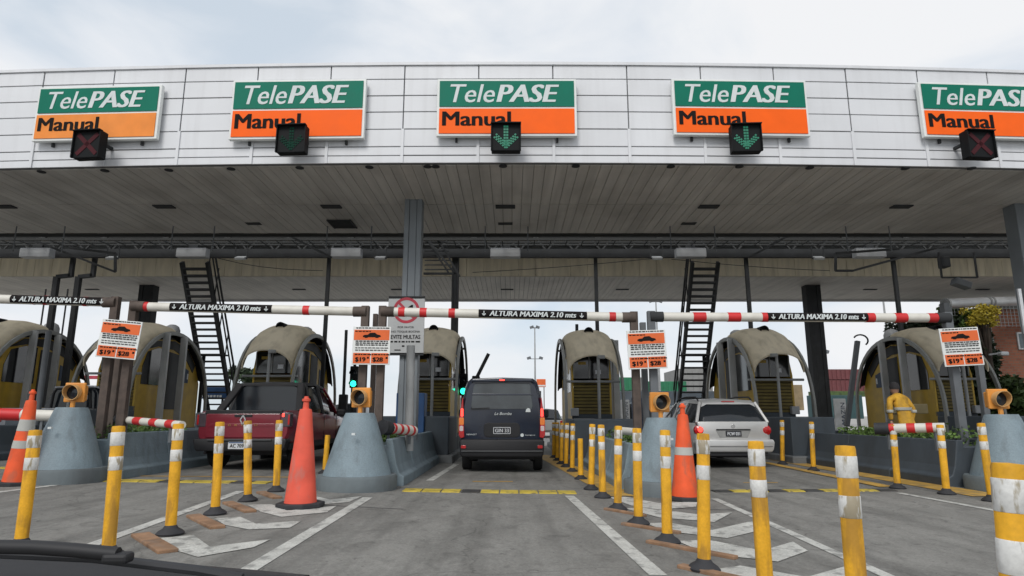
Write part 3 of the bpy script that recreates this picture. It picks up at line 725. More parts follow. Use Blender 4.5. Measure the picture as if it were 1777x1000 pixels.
    MB().box((side * .2, -2.22, 1.66), (.2, .14, .1)).build('camera_head', steel_light, t, bevel=.02)
    MB().box((-side * .5, -1.66, .18), (.22, .16, .22)).build('service_box', booth_grey, t, bevel=.02)
    # notice board on the base below the booth
    nb = MB().box((.1, -2.83 + 0, -.22), (.62, .02, .34)).build('rate_board', pink_red, t)
    b = MB()
    for r_ in range(4): b.box((.1, -2.842, -.34 + r_ * .08), (.56, .004, .018))
    for c_ in range(4): b.box((-.14 + c_ * .16, -2.843, -.22), (.012, .004, .3))
    b.build('rate_lines', plate_w, nb, kind='stuff')
    return t
bR = make_booth(1); bL = make_booth(-1); bN = make_booth(1, False)
BL = ['toll booth with yellow side at the left edge, behind the silver pickup', 'beige domed toll booth behind the leftmost price sign', 'beige domed toll booth directly behind the red pickup',
      'beige domed toll booth behind the white no-horn sign', 'beige domed toll booth just right of the navy van', 'beige domed toll booth behind the silver estate car', 'beige domed toll booth at the right, behind the person in yellow']
for i, x in enumerate(ISL):
    src = (bN if i in (2, 3) else bR) if i < 5 else bL; loc = (x, 20, gz(x) + 1.05)
    if i in (0, 2, 5): src.location = loc; src['label'] = BL[i]
    else: dup(src, loc, BL[i])

# ------------------------------------------------------------------ height-limit bars on posts
def height_bar(pl, pr, lab, plate, bands, m_post, left=True, right=True, x_end_l=None):
    YB_ = 10.9; A, B = P(*pl, YB_), P(*pr, YB_)
    t = thing('height_limit_bar', lab, 'height bar', (A.x, YB_, gz(A.x)), group='ALTURA MAXIMA height bars')
    a = A - Vector(t.location); b = B - Vector(t.location); L_ = (b - a).length; r = .078
    MB().tube([a, b], r, 20).build('pipe', bar_white, t, smooth=True)
    def on(px, w=0): return a.lerp(b, (px - pl[0]) / (pr[0] - pl[0]))
    for x0, x1 in bands: MB().tube([on(x0), on(x1)], r + .004, 20).build('red_band', bar_red, t, smooth=True)
    x0, x1 = plate; c = on((x0 + x1) / 2); w = (on(x1) - on(x0)).length; ang = math.atan2(b.z - a.z, b.x - a.x)
    # curved sticker on the front of the pipe
    bb = MB(); rows = []
    for e_ in (x0, x1):
        p = on(e_); rows.append([(p.x, p.y - (r + .006) * math.cos(R(k)), p.z + (r + .006) * math.sin(R(k))) for k in range(-50, 66, 11)])
    pl_ = bb.grid(rows).build('sticker', letter_k, t, smooth=True)
    me = text_mesh('ALTURA MAXIMA 2.10 mts', w * .80, .088, letter_w, bold=.07, shear=.2)
    inst('lettering', me, pl_, (c.x, c.y - r - .007, c.z + .002), (0, -ang, 0))
    for sx in (-1, 1):
        ar = MB(); ar.box((0, 0, .01), (.014, .004, .06)); ar.box((-.014, 0, -.022), (.014, .004, .045), Matrix.Rotation(R(-45), 3, 'Y')); ar.box((.014, 0, -.022), (.014, .004, .045), Matrix.Rotation(R(45), 3, 'Y'))
        ar.build('arrow', letter_w, pl_, loc=(c.x + sx * w * .45, c.y - r - .010, c.z + sx * w * .45 * math.tan(ang)))
    zb = gz(A.x) + .55 - t.location.z
    for flag, e_, s in ((left, a, 1), (right, b, -1)):
        if not flag: continue
        MB().box((e_.x, e_.y + .02, (e_.z + .1 + zb) / 2), (.13, .11, e_.z + .1 - zb)).build('post', m_post, t, bevel=.008)
        MB().tube([e_ + Vector((-.02 * s, 0, 0)), e_ + Vector((s * .2, 0, 0))], r + .012, 16).build('collar', rust if m_post is rust else steel_dark, t, smooth=True)
    return t
height_bar((-150, 515), (200, 525), 'white ALTURA MAXIMA 2.10 bar at the left edge, left of the leftmost price sign', (23, 190), [(-60, -40), (60, 61), (78, 84), (146, 153)], rust, left=False)
height_bar((232, 532), (634, 541), 'white ALTURA MAXIMA 2.10 bar crossing above the red pickup', (298, 474), [(250, 259), (527, 538)], rust)
height_bar((664, 541), (1100, 551), 'white ALTURA MAXIMA 2.10 bar crossing above the navy van', (831, 1018), [(692, 703), (729, 741), (779, 790), (1057, 1068)], rust)
height_bar((1130, 550), (1645, 552), 'white ALTURA MAXIMA 2.10 bar crossing above the silver estate car', (1330, 1503), [(1202, 1224), (1262, 1284), (1321, 1332), (1501, 1516), (1551, 1572), (1609, 1630)], steel_mid)
# extra thin posts standing next to the bar posts
for px, y0, w, m, lab in ((1692, 585, .10, steel_mid, 'slim grey post right of the rightmost price sign'), (652, 545, .08, rust, 'slim brown post between two bar posts left of the white no-horn sign'),
                     (1115, 560, .10, steel_mid, 'slim grey post behind the price sign right of the navy van'), (214, 560, .11, rust, 'leaning brown post behind the leftmost price sign')):
    q = P(px, y0, 11.3); o = MB().box((0, 0, (q.z - .5) / 2), (w, w, q.z - .5)).build('post', m, loc=(q.x, 11.3, .5), bevel=.008); tag(o, lab, 'post')

# ------------------------------------------------------------------ price signs
def price_sign(x0, x1, yt, yb, roll, label):
    Y = 10.72; c = P((x0 + x1) / 2, (yt + yb) / 2, Y); w = P(x1, yt, Y).x - P(x0, yt, Y).x; h = P(x0, yt, Y).z - P(x0, yb, Y).z
    t = thing('price_sign', label, 'sign', c, group='orange toll price signs'); t.rotation_euler = (0, R(roll), 0)
    MB().box((0, 0, 0), (w, .02, h)).build('board', sign_white, t, bevel=.004)
    b = MB(); MB().box((0, -.013, h * .28), (w * .94, .006, h * .27)).build('top_panel', price_orange, t)
    for s in (-1, 1): MB().box((s * w * .24, -.013, -h * .33), (w * .45, .006, h * .27)).build('price_panel', price_orange, t)
    car = [(-.5, 0), (-.5, .3), (-.42, .48), (-.22, .55), (-.1, .95), (.18, 1), (.32, .6), (.5, .45), (.54, .1), (.42, 0), (.38, -.15), (.24, -.15), (.2, 0), (-.2, 0), (-.24, -.15), (-.38, -.15), (-.42, 0)]
    MB().prism([(p[0] * w * .46, h * .22 + p[1] * h * .12) for p in car], -.02, -.0165, 'XZ').build('car_pictogram', letter_k, t)
    inst('lettering', text_mesh('$19', w * .28, h * .13, letter_k, bold=.09), t, (-w * .27, -.017, -h * .37))
    inst('lettering', text_mesh('$28', w * .28, h * .13, letter_k, bold=.09), t, (w * .19, -.017, -h * .37))
    b = MB(); rr = random.Random(3)
    for z, n, hh in ((.465, 2, .022), (.375, 1, .026), (.115, 1, .024), (.065, 1, .024), (.015, 1, .024), (-.06, 1, .018), (-.12, 1, .02), (-.235, 2, .03)):
        x = -w * (.42 if z not in (.375,) else .44); xe = w * (.42 if z != .375 else -.05)
        while x < xe:
            l = rr.uniform(.03, .09) * w * 1.1; b.box((x + l / 2, -.018, h * z), (l, .003, h * hh)); x += l + w * .02
    for sx in (-1, 1): b.box((w * (.225 * sx + .2 - (.22 if sx < 0 else 0) * 0) if sx > 0 else -w * .07, -.018, -h * .32), (w * .05, .003, h * .05))
    b.build('small_print', letter_k, t, kind='stuff'); return t
price_sign(172, 242, 556, 622, 5, 'orange and white price sign, leftmost, on the brown posts')
price_sign(612, 677, 567, 633, 0.5, 'orange and white price sign left of the white no-horn sign')
price_sign(1089, 1156, 573, 640, -2, 'orange and white price sign right of the navy van')
price_sign(1634, 1702, 569, 635, -3, 'orange and white price sign at the right, before the ivy')

# ------------------------------------------------------------------ white no-horn sign
YN = 13.0; c = P(709, 569, YN); w = P(740, 569, YN).x - P(678, 569, YN).x; h = P(709, 522, YN).z - P(709, 618, YN).z
t = thing('no_horn_sign', 'tall white sign with a red prohibition ring and EVITE MULTAS, before the front column', 'sign', (c.x, YN - .32, c.z))
MB().box((0, 0, 0), (w, .03, h)).build('board', M('sign_grey_white', (.42, .43, .43), .5, var=.05, dirt=.2, dcol=(.3, .3, .3)), t, bevel=.008)
for e_ in (-1, 1): MB().bar((-w / 2, 0, e_ * h / 2), (w / 2, 0, e_ * h / 2), .03, .05).build('rim', steel_dark, t)
rg = MB(); n = 40; rows = []
for rr_ in (.205, .26): rows.append([(rr_ * math.cos(k * 2 * math.pi / n), -.02, h * .27 + rr_ * math.sin(k * 2 * math.pi / n)) for k in range(n + 1)])
rg.grid(rows).box((0, -.021, h * .27), (.44, .004, .05), Matrix.Rotation(R(45), 3, 'Y')); rg.build('prohibition_ring', M('ring_red', (.38, .02, .04), .5), t)
MB().prism([(-.13, .0), (-.13, .05), (.0, .05), (.1, .12), (.13, .12), (.13, -.07), (.1, -.07), (0, .0)], -.0195, -.016, 'XZ').build('horn_pictogram', letter_k, t, loc=(0, 0, h * .26))
for s, ww, hh, z, bo in (('POR FAVOR', .44, .045, -.03, .0), ('NO TOQUE BOCINA', .78, .05, -.11, .01), ('EVITE MULTAS', .80, .085, -.20, .03)):
    inst('lettering', text_mesh(s, w * ww, h * hh * .8, letter_k, bold=bo), t, (0, -.017, h * z))
b = MB(); x = -w * .45
for l in (.12, .1, .06, .1, .05, .05, .1, .14): b.box((x + l * w / 2, -.018, -h * .285), (l * w * .85, .003, .03)); x += (l + .02) * w
b.box((-.04, -.018, -h * .36), (.05, .003, .03)).box((-.15, -.018, -h * .43), (.12, .003, .02)).box((.15, -.018, -h * .43), (.06, .003, .02)); b.build('small_print', letter_k, t, kind='stuff')
# pale pole in front of it
q0 = P(711, 740, 11.6); q1 = P(713, 600, 11.6)
t = tag(MB().tube([(q0.x, 11.6, .5), (q1.x, 11.6, q1.z)], .075, 14).build('pole', steel_light, smooth=True), 'thick pale grey pole standing before the white no-horn sign', 'pole')

# ------------------------------------------------------------------ amber beacons on the island noses
def beacon(i, px, py, yaw, label):
    x = ISL[i]; ny = 10.15 if i == 2 else 9.95
    t = thing('amber_beacon', label, 'warning light', (x, ny, gz(x) + 1.10), yaw, group='amber beacons on the island noses')
    MB().tube([(0, 0, -.02), (0, 0, .1)], .035, 8).build('stem', amber, t)
    MB().box((0, .03, .23), (.30, .05, .30)).build('backplate', amber, t, bevel=.015)
    MB().box((0, .11, .22), (.24, .12, .24)).build('housing', amber, t, bevel=.02)
    ring = []
    v = MB(); n = 24; rows = []
    for rr_, y in ((.115, .0), (.118, -.15)): rows.append([(rr_ * math.cos(k * 2 * math.pi / n), y - (0 if y == 0 else .0 - .07 * (1 - math.sin(k * 2 * math.pi / n)) / 2), .23 + rr_ * math.sin(k * 2 * math.pi / n)) for k in range(n + 1)])
    for rr_, y in ((.110, -.15), (.107, .0)): rows.append([(rr_ * math.cos(k * 2 * math.pi / n), y - (0 if y == 0 else .0 - .07 * (1 - math.sin(k * 2 * math.pi / n)) / 2), .23 + rr_ * math.sin(k * 2 * math.pi / n)) for k in range(n + 1)])
    v.grid(rows).build('visor', M('visor_pale_%d' % i, (.62, .36, .14), .5), t, smooth=True)
    MB().lathe([(0, -.02), (.05, -.016), (.107, .0), (.107, .01), (0, .01)], 24, (0, -.005, .23), axis='Y').build('lens', lens_dk, t, smooth=True)
beacon(2, 0, 0, R(6), 'amber beacon turned left, on the nose left of the red pickup')
beacon(3, 0, 0, R(-10), 'amber beacon facing the camera, on the nose left of the navy van')
beacon(4, 0, 0, R(8), 'amber beacon on the nose beside the orange cone right of the navy van')
beacon(5, 0, 0, R(-4), 'amber beacon turned right, on the nose at the right edge')

# ------------------------------------------------------------------ low red-banded poles lying over the planters
def low_pole(a, b, Y0, Y1, r, bands, m2, lab, cap=True):
    A, B = P(*a, Y0), P(*b, Y1); t = thing('low_barrier_pole', lab, 'barrier pole', A, group='low red and white poles at the planters'); d = B - A
    MB().tube([(0, 0, 0), d], r, 16).build('pipe', bar_white, t, smooth=True)
    for k0, k1 in bands: MB().tube([d * k0, d * k1], r + .004, 16).build('red_band', m2, t, smooth=True)
    if cap: MB().tube([d.normalized() * -.08, d.normalized() * .12], r * 1.35, 14).build('end_housing', rubber, t, smooth=True)
    for k in (.12, .85):
        p = d * k; gzp = gz(A.x) + .58 - A.z; MB().bar(p, (p.x, p.y, min(gzp, p.z - .08)), .04).build('bracket', steel_mid, t)
low_pole((668, 742), (718, 748), 10.7, 11.6, .085, [(.2, .27), (.42, .5), (.63, .7), (.85, .92)], bar_red, 'low pink-white pole with red bands, left of the navy van')
low_pole((208, 728), (316, 738), 11.2, 9.8, .06, [(.28, .4), (.55, .65), (.8, .9)], bar_red, 'low white pole with red bands behind the bollards left of the red pickup')
low_pole((-60, 717), (98, 722), 10.4, 10.6, .09, [(0, .62)], bar_red, 'low red and white pole at the left edge, behind the leaning orange cone', cap=False)
low_pole((1528, 744), (1640, 742), 10.4, 9.9, .07, [(.13, .22), (.42, .55), (.72, .82)], bar_red, 'low white pole with red bands in front of the person in yellow')
low_pole((1072, 747), (1105, 750), 10.6, 10.9, .06, [], bar_red, 'short plain white pole behind the bollards right of the navy van', cap=False)

# ------------------------------------------------------------------ bollards
def make_bollard():
    t = thing('bollard', 'x', 'bollard', group='yellow flexible bollards'); r = .0475
    MB().lathe([(r, 0), (r, .93), (r * .93, .945), (0, .948)], 20).build('post', bol_y, t, smooth=True)
    for z in (.80, .62): MB().lathe([(r + .0005, z), (r + .0025, z + .003), (r + .0025, z + .097), (r + .0005, z + .1)], 20).build('reflective_band', bol_w, t, smooth=True)
    MB().lathe([(.115, 0), (.12, .015), (.10, .035), (.065, .055), (r + .004, .075), (r, .08)], 20).build('rubber_base', rubber, t, smooth=True)
    return t
def make_bollard_short():
    t = thing('bollard', 'x', 'bollard', group='yellow flexible bollards'); r = .0475
    MB().lathe([(r, 0), (r, .73), (r * .93, .745), (0, .748)], 20).build('post', bol_y, t, smooth=True)
    MB().lathe([(.115, 0), (.12, .015), (.10, .035), (.065, .055), (r + .004, .075), (r, .08)], 20).build('rubber_base', rubber, t, smooth=True)
    return t
pB = make_bollard(); pS = make_bollard_short(); used = {}
BO = [  # base px, base py, top px, top py, label
 (35, 952, 62, 746, 'leaning yellow bollard at the left edge, before the leaning orange cone'),
 (187, 967, 206, 739, 'yellow bollard rising behind the black wiper, second from the left'),
 (295, 928, 310, 735, 'yellow bollard at the end of the low red-banded pole, left of the red pickup'),
 (373, 893, 382, 732, 'yellow bollard before the left half of the red pickup tailgate'),
 (430, 870, 430, 730, 'yellow bollard before the middle of the red pickup tailgate'),
 (479, 853, 485, 729, 'yellow bollard before the right tail lamp of the red pickup'),
 (961, 795, 961, 733, 'farthest yellow bollard of the row right of the navy van'),
 (967, 800, 967, 733, 'second-farthest yellow bollard of the row right of the navy van'),
 (974, 806, 975, 734, 'third-farthest yellow bollard of the row right of the navy van'),
 (982, 811, 984, 734, 'fourth-farthest yellow bollard of the row right of the navy van'),
 (993, 819, 994, 735, 'yellow bollard just left of the short bandless one right of the navy van'),
 (1026, 850, 1028, 736, 'yellow bollard just right of the short bandless one, before the rate board'),
 (1046, 864, 1043, 737, 'yellow bollard with solid yellow top, before the right booth post'),
 (1072, 885, 1073, 739, 'yellow bollard under the price sign right of the navy van, its left one'),
 (1108, 910, 1105, 743, 'yellow bollard under the price sign right of the navy van, its right one'),
 (1158, 942, 1154, 746, 'yellow bollard before the pale nose right of the navy van'),
 (1222, 990, 1220, 752, 'yellow bollard just right of the tall orange cone beside the silver estate car'),
 (1331, 1055, 1311, 765, 'large yellow bollard overlapping the silver estate car bumper'),
 (1498, 1150, 1466, 773, 'large yellow bollard with scuffed bands, in the lower right foreground'),
 (1800, 1400, 1749, 803, 'largest and nearest yellow bollard, cut by the right edge'),
 (1358, 806, 1357, 729, 'thin yellow bollard just right of the silver estate car'),
 (1412, 817, 1408, 732, 'second thin yellow bollard right of the silver estate car'),
 (1558, 848, 1549, 737, 'yellow bollard at the left end of the low pole by the person in yellow'),
 (1643, 858, 1631, 737, 'yellow bollard at the right end of the low pole by the person in yellow'),
 (1722, 870, 1702, 734, 'yellow bollard leaning against the long right island near its nose')]
SHB = [(563, 822, 569, 755, 'short bandless yellow bollard beside the grey nose right of the pink-orange cone'), (1008, 832, 1007, 761, 'short bandless yellow bollard in the row right of the navy van')]
for lst, pr_, h0 in ((BO, pB, .948), (SHB, pS, .748)):
    for k, (bx, by, tx, ty, lab) in enumerate(lst):
        base = G(bx, by); top = P(tx, ty, base.y); d = top - base
        o = pr_ if k == 0 else dup(pr_, base, lab)
        o.location = base; o['label'] = lab; o.rotation_euler = (0, math.atan2(d.x, d.z), random.uniform(-3, 3) * 0)
        for ch in o.children: ch.rotation_euler = (0, 0, 0)
        o.scale = (1, 1, d.length / h0)

# ------------------------------------------------------------------ traffic cones
def cone(bx, by, tx, ty, rb, m, bands, lab):
    base = G(bx, by); top = P(tx, ty, base.y); d = top - base; H = d.length
    t = thing('traffic_cone', lab, 'traffic cone', base, group='tall orange traffic cones'); t.rotation_euler = (0, math.atan2(d.x, d.z), 0)
    k = rb
    MB().lathe([(k, .05), (k * .96, .10), (k * .40, H * .86), (k * .36, H * .88), (k * .20, H * .885), (k * .17, H * .95), (k * .26, H * .955), (k * .26, H * .975), (k * .16, H * .98), (k * .12, H), (0, H)], 28).build('cone_body', m, t, smooth=True)
    def rad(z): return k * .96 + (k * .40 - k * .96) * (z - .10) / (H * .86 - .10)
    for z0, z1, mm in bands:
        MB().lathe([(rad(z0 * H) + .003, z0 * H), (rad(z1 * H) + .003, z1 * H)], 28).build('reflective_sleeve', mm, t, smooth=True)
    b = MB(); pts = [(1.5 * k * math.cos(a), 1.5 * k * math.sin(a)) for a in [R(22.5 + 45 * i) for i in range(8)]]
    b.prism(pts, 0, .055, 'XY').build('rubber_base', rubber, t, bevel=.012)
cone(521, 880, 532, 688, .188, cone_p, [], 'tall pink-orange cone standing before the grey nose, left of centre')
cone(1189, 868, 1184, 700, .182, cone_o, [(.46, .54, cone_r)], 'tall orange cone with one grey band, left of the silver estate car')
cone(27, 842, 58, 676, .175, cone_o, [(.56, .68, cone_r), (.38, .46, cone_r)], 'leaning orange cone with two white bands at the left edge')

# ------------------------------------------------------------------ rubber speed bumps and separator strips
def bumps(pa, pb, n, w, seq, lab, h=.016):
    a, b = G(*pa), G(*pb); t = thing('speed_bump', lab, 'speed bump', a, group='yellow and black speed bumps'); d = (b - a)
    for i in range(n):
        p0 = a.lerp(b, i / n + .004); p1 = a.lerp(b, (i + 1) / n - .004)
        z0, z1 = gz(p0.x) - a.z, gz(p1.x) - a.z; x0, x1 = p0.x - a.x, p1.x - a.x; y0, y1 = p0.y - a.y, p1.y - a.y
        sec = [(-w / 2, -.01), (-w / 2, .008), (-w * .3, h), (w * .3, h), (w / 2, .008), (w / 2, -.01)]
        MB().loft([[(x0, y0 + p, z0 + q) for p, q in sec], [(x1, y1 + p, z1 + q) for p, q in sec]]).build('bump_segment', bump_y if seq[i % len(seq)] == 'y' else bump_k, t, bevel=.004, seg=1)
bumps((700, 851), (1000, 855), 9, .40, 'yyykyyyyy', 'yellow and black speed bump across the navy van lane')
bumps((155, 834), (470, 838), 10, .36, 'yyyykyyyky', 'yellow and black speed bump behind the bollards of the red pickup lane')
bumps((1236, 853), (1550, 851), 10, .3, 'kyykykyyyk', 'black and yellow speed bump behind the silver estate car')
bumps((0, 812), (60, 818), 3, .2, 'yky', 'short speed bump at the left edge behind the leaning cone')
def strip(p0, p1, w, lab):
    a, b = G(*p0), G(*p1); d = b - a; o = MB()
    s = Vector((d.y, -d.x, 0)).normalized() * w / 2; za, zb = gz(a.x), gz(b.x)
    r1 = [a - s, a + s, a + s, a - s]; r2 = [b - s, b + s, b + s, b - s]
    hs = (-.005, -.005, .028, .028)
    o.loft([[(p.x - a.x, p.y - a.y, za + z - a.z) for p, z in zip(r1, hs)], [(p.x - a.x, p.y - a.y, zb + z - a.z) for p, z in zip(r2, hs)]])
    tag(o.build('separator_strip', strip_m, loc=a, bevel=.008), lab, 'separator strip', 'brown separator strips on the road')
for a_, b_, w_, l_ in (((243, 930), (292, 960), .15, 'brown strip on the ground right of the second bollard from the left'), ((335, 897), (378, 918), .14, 'brown strip on the ground before the third and fourth bollards'),
                       ((395, 874), (435, 890), .13, 'brown strip on the ground beside the base of the pink-orange cone'), ((452, 856), (482, 866), .12, 'brown strip nearest the red pickup'),
                       ((1124, 942), (1278, 971), .07, 'long brown strip before the bollard at the pale nose'), ((1080, 911), (1180, 927), .06, 'brown strip one chevron beyond the long one, right of the navy van'),
                       ((1050, 885), (1120, 897), .055, 'brown strip at the farthest white chevron, right of the navy van'), ((1180, 985), (1300, 1012), .08, 'brown strip cut by the bottom edge, right of centre')):
    strip(a_, b_, w_, l_)

# ------------------------------------------------------------------ vehicles
def interp(tab, z):
    for (za, xa), (zb, xb) in zip(tab, tab[1:]):
        if z <= zb: return xa + (xb - xa) * (z - za) / (zb - za)
    return tab[-1][1]
def body(t, name, m, st, parent=None, smooth=35):
    rings = []
    for y, half in st:
        ring = [(x, y, z) for x, z in half] + [(-x, y, z) for x, z in reversed(half) if abs(x) > 1e-6]
        rings.append(ring)
    return MB().loft(rings).build(name, m, parent or t, smooth=smooth)
def wheel(t, x, y, r=.32, w=.2):
    s = 1 if x > 0 else -1
    wh = MB().lathe([(r * .55, -w / 2), (r * .93, -w / 2), (r, -w * .35), (r, w * .35), (r * .93, w / 2), (r * .55, w / 2)], 28, (0, 0, 0), axis='X').build('wheel', tyre_m, t, smooth=35, loc=(x, y, r))
    MB().lathe([(0, w * .42 * s), (r * .2, w * .44 * s), (r * .58, w * .36 * s), (r * .6, 0), (0, 0)], 20, axis='X').build('rim', rim_m, wh, smooth=35)
def panel(t, name, m, pts, y0, y1, bevel=.01, parent=None, smooth=False):
    return MB().prism(pts, y0, y1, 'XZ').build(name, m, parent or t, bevel=bevel, smooth=smooth)
def rbox(x0, x1, z0, z1, r, n=4):
    out = []
    for cx, cz, a0 in ((x1 - r, z1 - r, 0), (x0 + r, z1 - r, 90), (x0 + r, z0 + r, 180), (x1 - r, z0 + r, 270)):
        for k in range(n + 1): a = R(a0 + 90 * k / n); out.append((cx + r * math.cos(a), cz + r * math.sin(a)))
    return out

# ---- navy van
Yv = 13.1; xv = P(871, 760, Yv).x
van = thing('van', 'dark navy van seen from behind with lit brake lights, in the middle lane', 'van', (xv, Yv, gz(xv)))
def vh(w, zt, zb=.30, tw=.9, sc=1.0):
    return [(0, zb), (w * .9, zb), (w, zb + .12), (w * 1.0, .70), (w * .995, 1.0), (w * (.97 if tw > .8 else .95), 1.30), (w * tw, zt - .20), (w * (tw - .05), zt - .09), (w * (tw - .15), zt - .02), (0, zt)]
W = .83; ZV = 1.86
body(van, 'body', navy_paint, [(.0, vh(W - .06, ZV - .08, .5)), (.035, vh(W - .025, ZV - .035, .42)), (.12, vh(W, ZV, .32)), (1.2, vh(W + .01, ZV + .02, .3)), (2.4, vh(W + .01, ZV, .3)), (2.7, vh(W, ZV - .06, .3)), (3.15, vh(W, 1.45, .3, .88)), (3.4, vh(W, 1.12, .3, .94)), (3.9, vh(W - .03, .98, .3, .9)), (4.0, vh(W - .12, .85, .35, .85))], smooth=30)
panel(van, 'rear_window', glass_van, [(-.60, 1.22), (.60, 1.22), (.62, 1.28), (.575, 1.68), (.54, 1.735), (0, 1.755), (-.54, 1.735), (-.575, 1.68), (-.62, 1.28)], -.006, .03, .012)
panel(van, 'window_divider', navy_paint, [(-.61, 1.50), (.61, 1.50), (.60, 1.53), (-.60, 1.53)], -.014, -.004, .003)
panel(van, 'spoiler', navy_paint, [(-.62, 1.765), (.62, 1.765), (.60, 1.82), (0, 1.845), (-.60, 1.82)], -.06, .04, .015)
panel(van, 'brake_light', lamp_lit, rbox(-.05, .05, 1.785, 1.812, .01), -.075, -.055, .004)
for s in (-1, 1):
    lp = panel(van, 'tail_lamp', lamp_red, [(s * .762, 1.1), (s * .745, .68), (s * .815, .66), (s * .855, .72), (s * .855, 1.0), (s * .79, 1.46), (s * .775, 1.44)][::s], -.028, .10, .01)
    if True:
        panel(van, 'lit_segment', lamp_lit, rbox(min(s * .768, s * .82), max(s * .768, s * .82), 1.08, 1.24, .02), -.034, -.026, .004, parent=lp)
        panel(van, 'orange_segment', lamp_org, rbox(min(s * .755, s * .85), max(s * .755, s * .85), .92, 1.06, .02), -.034, -.026, .004, parent=lp)
        panel(van, 'clear_segment', lamp_wht, rbox(min(s * .765, s * .84), max(s * .765, s * .84), .80, .90, .02), -.034, -.026, .004, parent=lp)
    MB().prism([(.9, 1.2), (.9, 1.62), (1.9, 1.66), (1.9, 1.2)], s * (W - .005), s * (W - .06), 'YZ').build('side_window', glass_car, van)
    panel(van, 'bumper_reflector', lamp_red, rbox(min(s * .70, s * .80), max(s * .70, s * .80), .47, .53, .02), -.115, -.095, .004)
    b = MB().box((s * .98, 2.75, 1.15), (.2, .12, .2)).build('wing_mirror', blk_plastic, van, bevel=.04)
    for y in (.75, 3.35): wheel(van, s * .73, y, .31, .18)
panel(van, 'rear_bumper', blk_plastic, [(-.82, .36), (-.78, .30), (.78, .30), (.82, .36), (.84, .60), (.80, .645), (-.80, .645), (-.84, .60)], -.10, .12, .03, smooth=40)
panel(van, 'bumper_lip', M('bumper_lip_grey', (.05, .052, .055), .5), rbox(-.80, .80, .40, .43, .012), -.125, -.09, .008)
panel(van, 'plate_recess', blk_plastic, rbox(-.36, .36, .68, .96, .08), -.012, .01, .01)
pl = panel(van, 'number_plate', plate_k, rbox(-.17, .17, .745, .875, .01), -.024, -.01, .003)
b = MB(); b.bar((-.165, -.026, .75), (.165, -.026, .75), .006, .01).bar((-.165, -.026, .87), (.165, -.026, .87), .006, .01).bar((-.165, -.026, .75), (-.165, -.026, .87), .01, .006).bar((.165, -.026, .75), (.165, -.026, .87), .01, .006); b.build('plate_border', plate_w, pl)
inst('lettering', text_mesh('GIN 33', .27, .07, plate_w, bold=.03), pl, (0, -.025, .81))
inst('lettering', text_mesh('La Bomba', .34, .055, letter_w, bold=0, shear=.3), van, (.02, -.012, 1.14))
inst('lettering', text_mesh('RENAULT', .20, .028, letter_w, bold=.01), van, (-.60, -.006, .735))
inst('lettering', text_mesh('kangoo', .19, .028, letter_w, bold=.01), van, (.56, -.006, .72))
panel(van, 'round_badge', letter_w, [(.40 + .034 * math.cos(k), .72 + .034 * math.sin(k)) for k in [i * math.pi / 6 for i in range(12)]], -.014, .0, 0)
panel(van, 'sticker', letter_w, [(.47, 1.17), (.57, 1.17), (.56, 1.23), (.52, 1.25), (.48, 1.22)], -.013, -.005, 0)
MB().bar((-.62, -.025, 1.235), (-.25, -.025, 1.25), .018, .018).build('wiper', blk_plastic, van)
MB().box((.0, .8, .30), (1.3, 1.2, .12)).build('underbody', blk_plastic, van)

# ---- red pickup
Yp = 12.45; xp = P(422, 740, Yp).x
pk = thing('pickup_truck', 'dark red double-cab pickup seen from behind, left of centre', 'pickup truck', (xp, Yp, gz(xp)))
def ph(w, zt, zb=.38): return [(0, zb), (w * .92, zb), (w * .98, zb + .1), (w, .72), (w * .99, .92), (w * .965, zt - .05), (w * .94, zt), (0, zt)]
W = .865
body(pk, 'body', red_paint, [(0, ph(W - .03, 1.06, .55)), (.05, ph(W, 1.09, .5)), (.5, ph(W + .01, 1.11)), (1.6, ph(W + .01, 1.08)), (2.6, ph(W + .01, 1.04)), (3.4, ph(W + .01, 1.0)), (3.55, ph(W + .005, 1.02)), (4.3, ph(W - .02, .92)), (4.6, ph(W - .12, .75))], smooth=30)
def ch(wb, wt, z0, z1): return [(0, z0), (wb, z0), (wb * .995, z0 + .12), (wt + .05, z1 - .14), (wt, z1 - .05), (wt - .1, z1 - .005), (0, z1 + .01)]
body(pk, 'cab', glass_car, [(1.25, ch(.80, .60, 1.0, 1.62)), (1.35, ch(.82, .63, 1.0, 1.66)), (2.2, ch(.82, .64, 1.0, 1.70)), (2.9, ch(.82, .62, .98, 1.64)), (3.65, ch(.78, .55, .95, 1.05))], smooth=35)
MB().loft([[(x, y, z + dz) for x, dz in ((-w_, -.06), (-w_ + .03, 0), (0, .025), (w_ - .03, 0), (w_, -.06), (w_ - .1, -.03), (-w_ + .1, -.03))] for y, z, w_ in ((1.22, 1.655, .62), (1.4, 1.69, .655), (2.2, 1.725, .665), (2.95, 1.665, .64))]).build('roof', blk_plastic, pk, smooth=40)
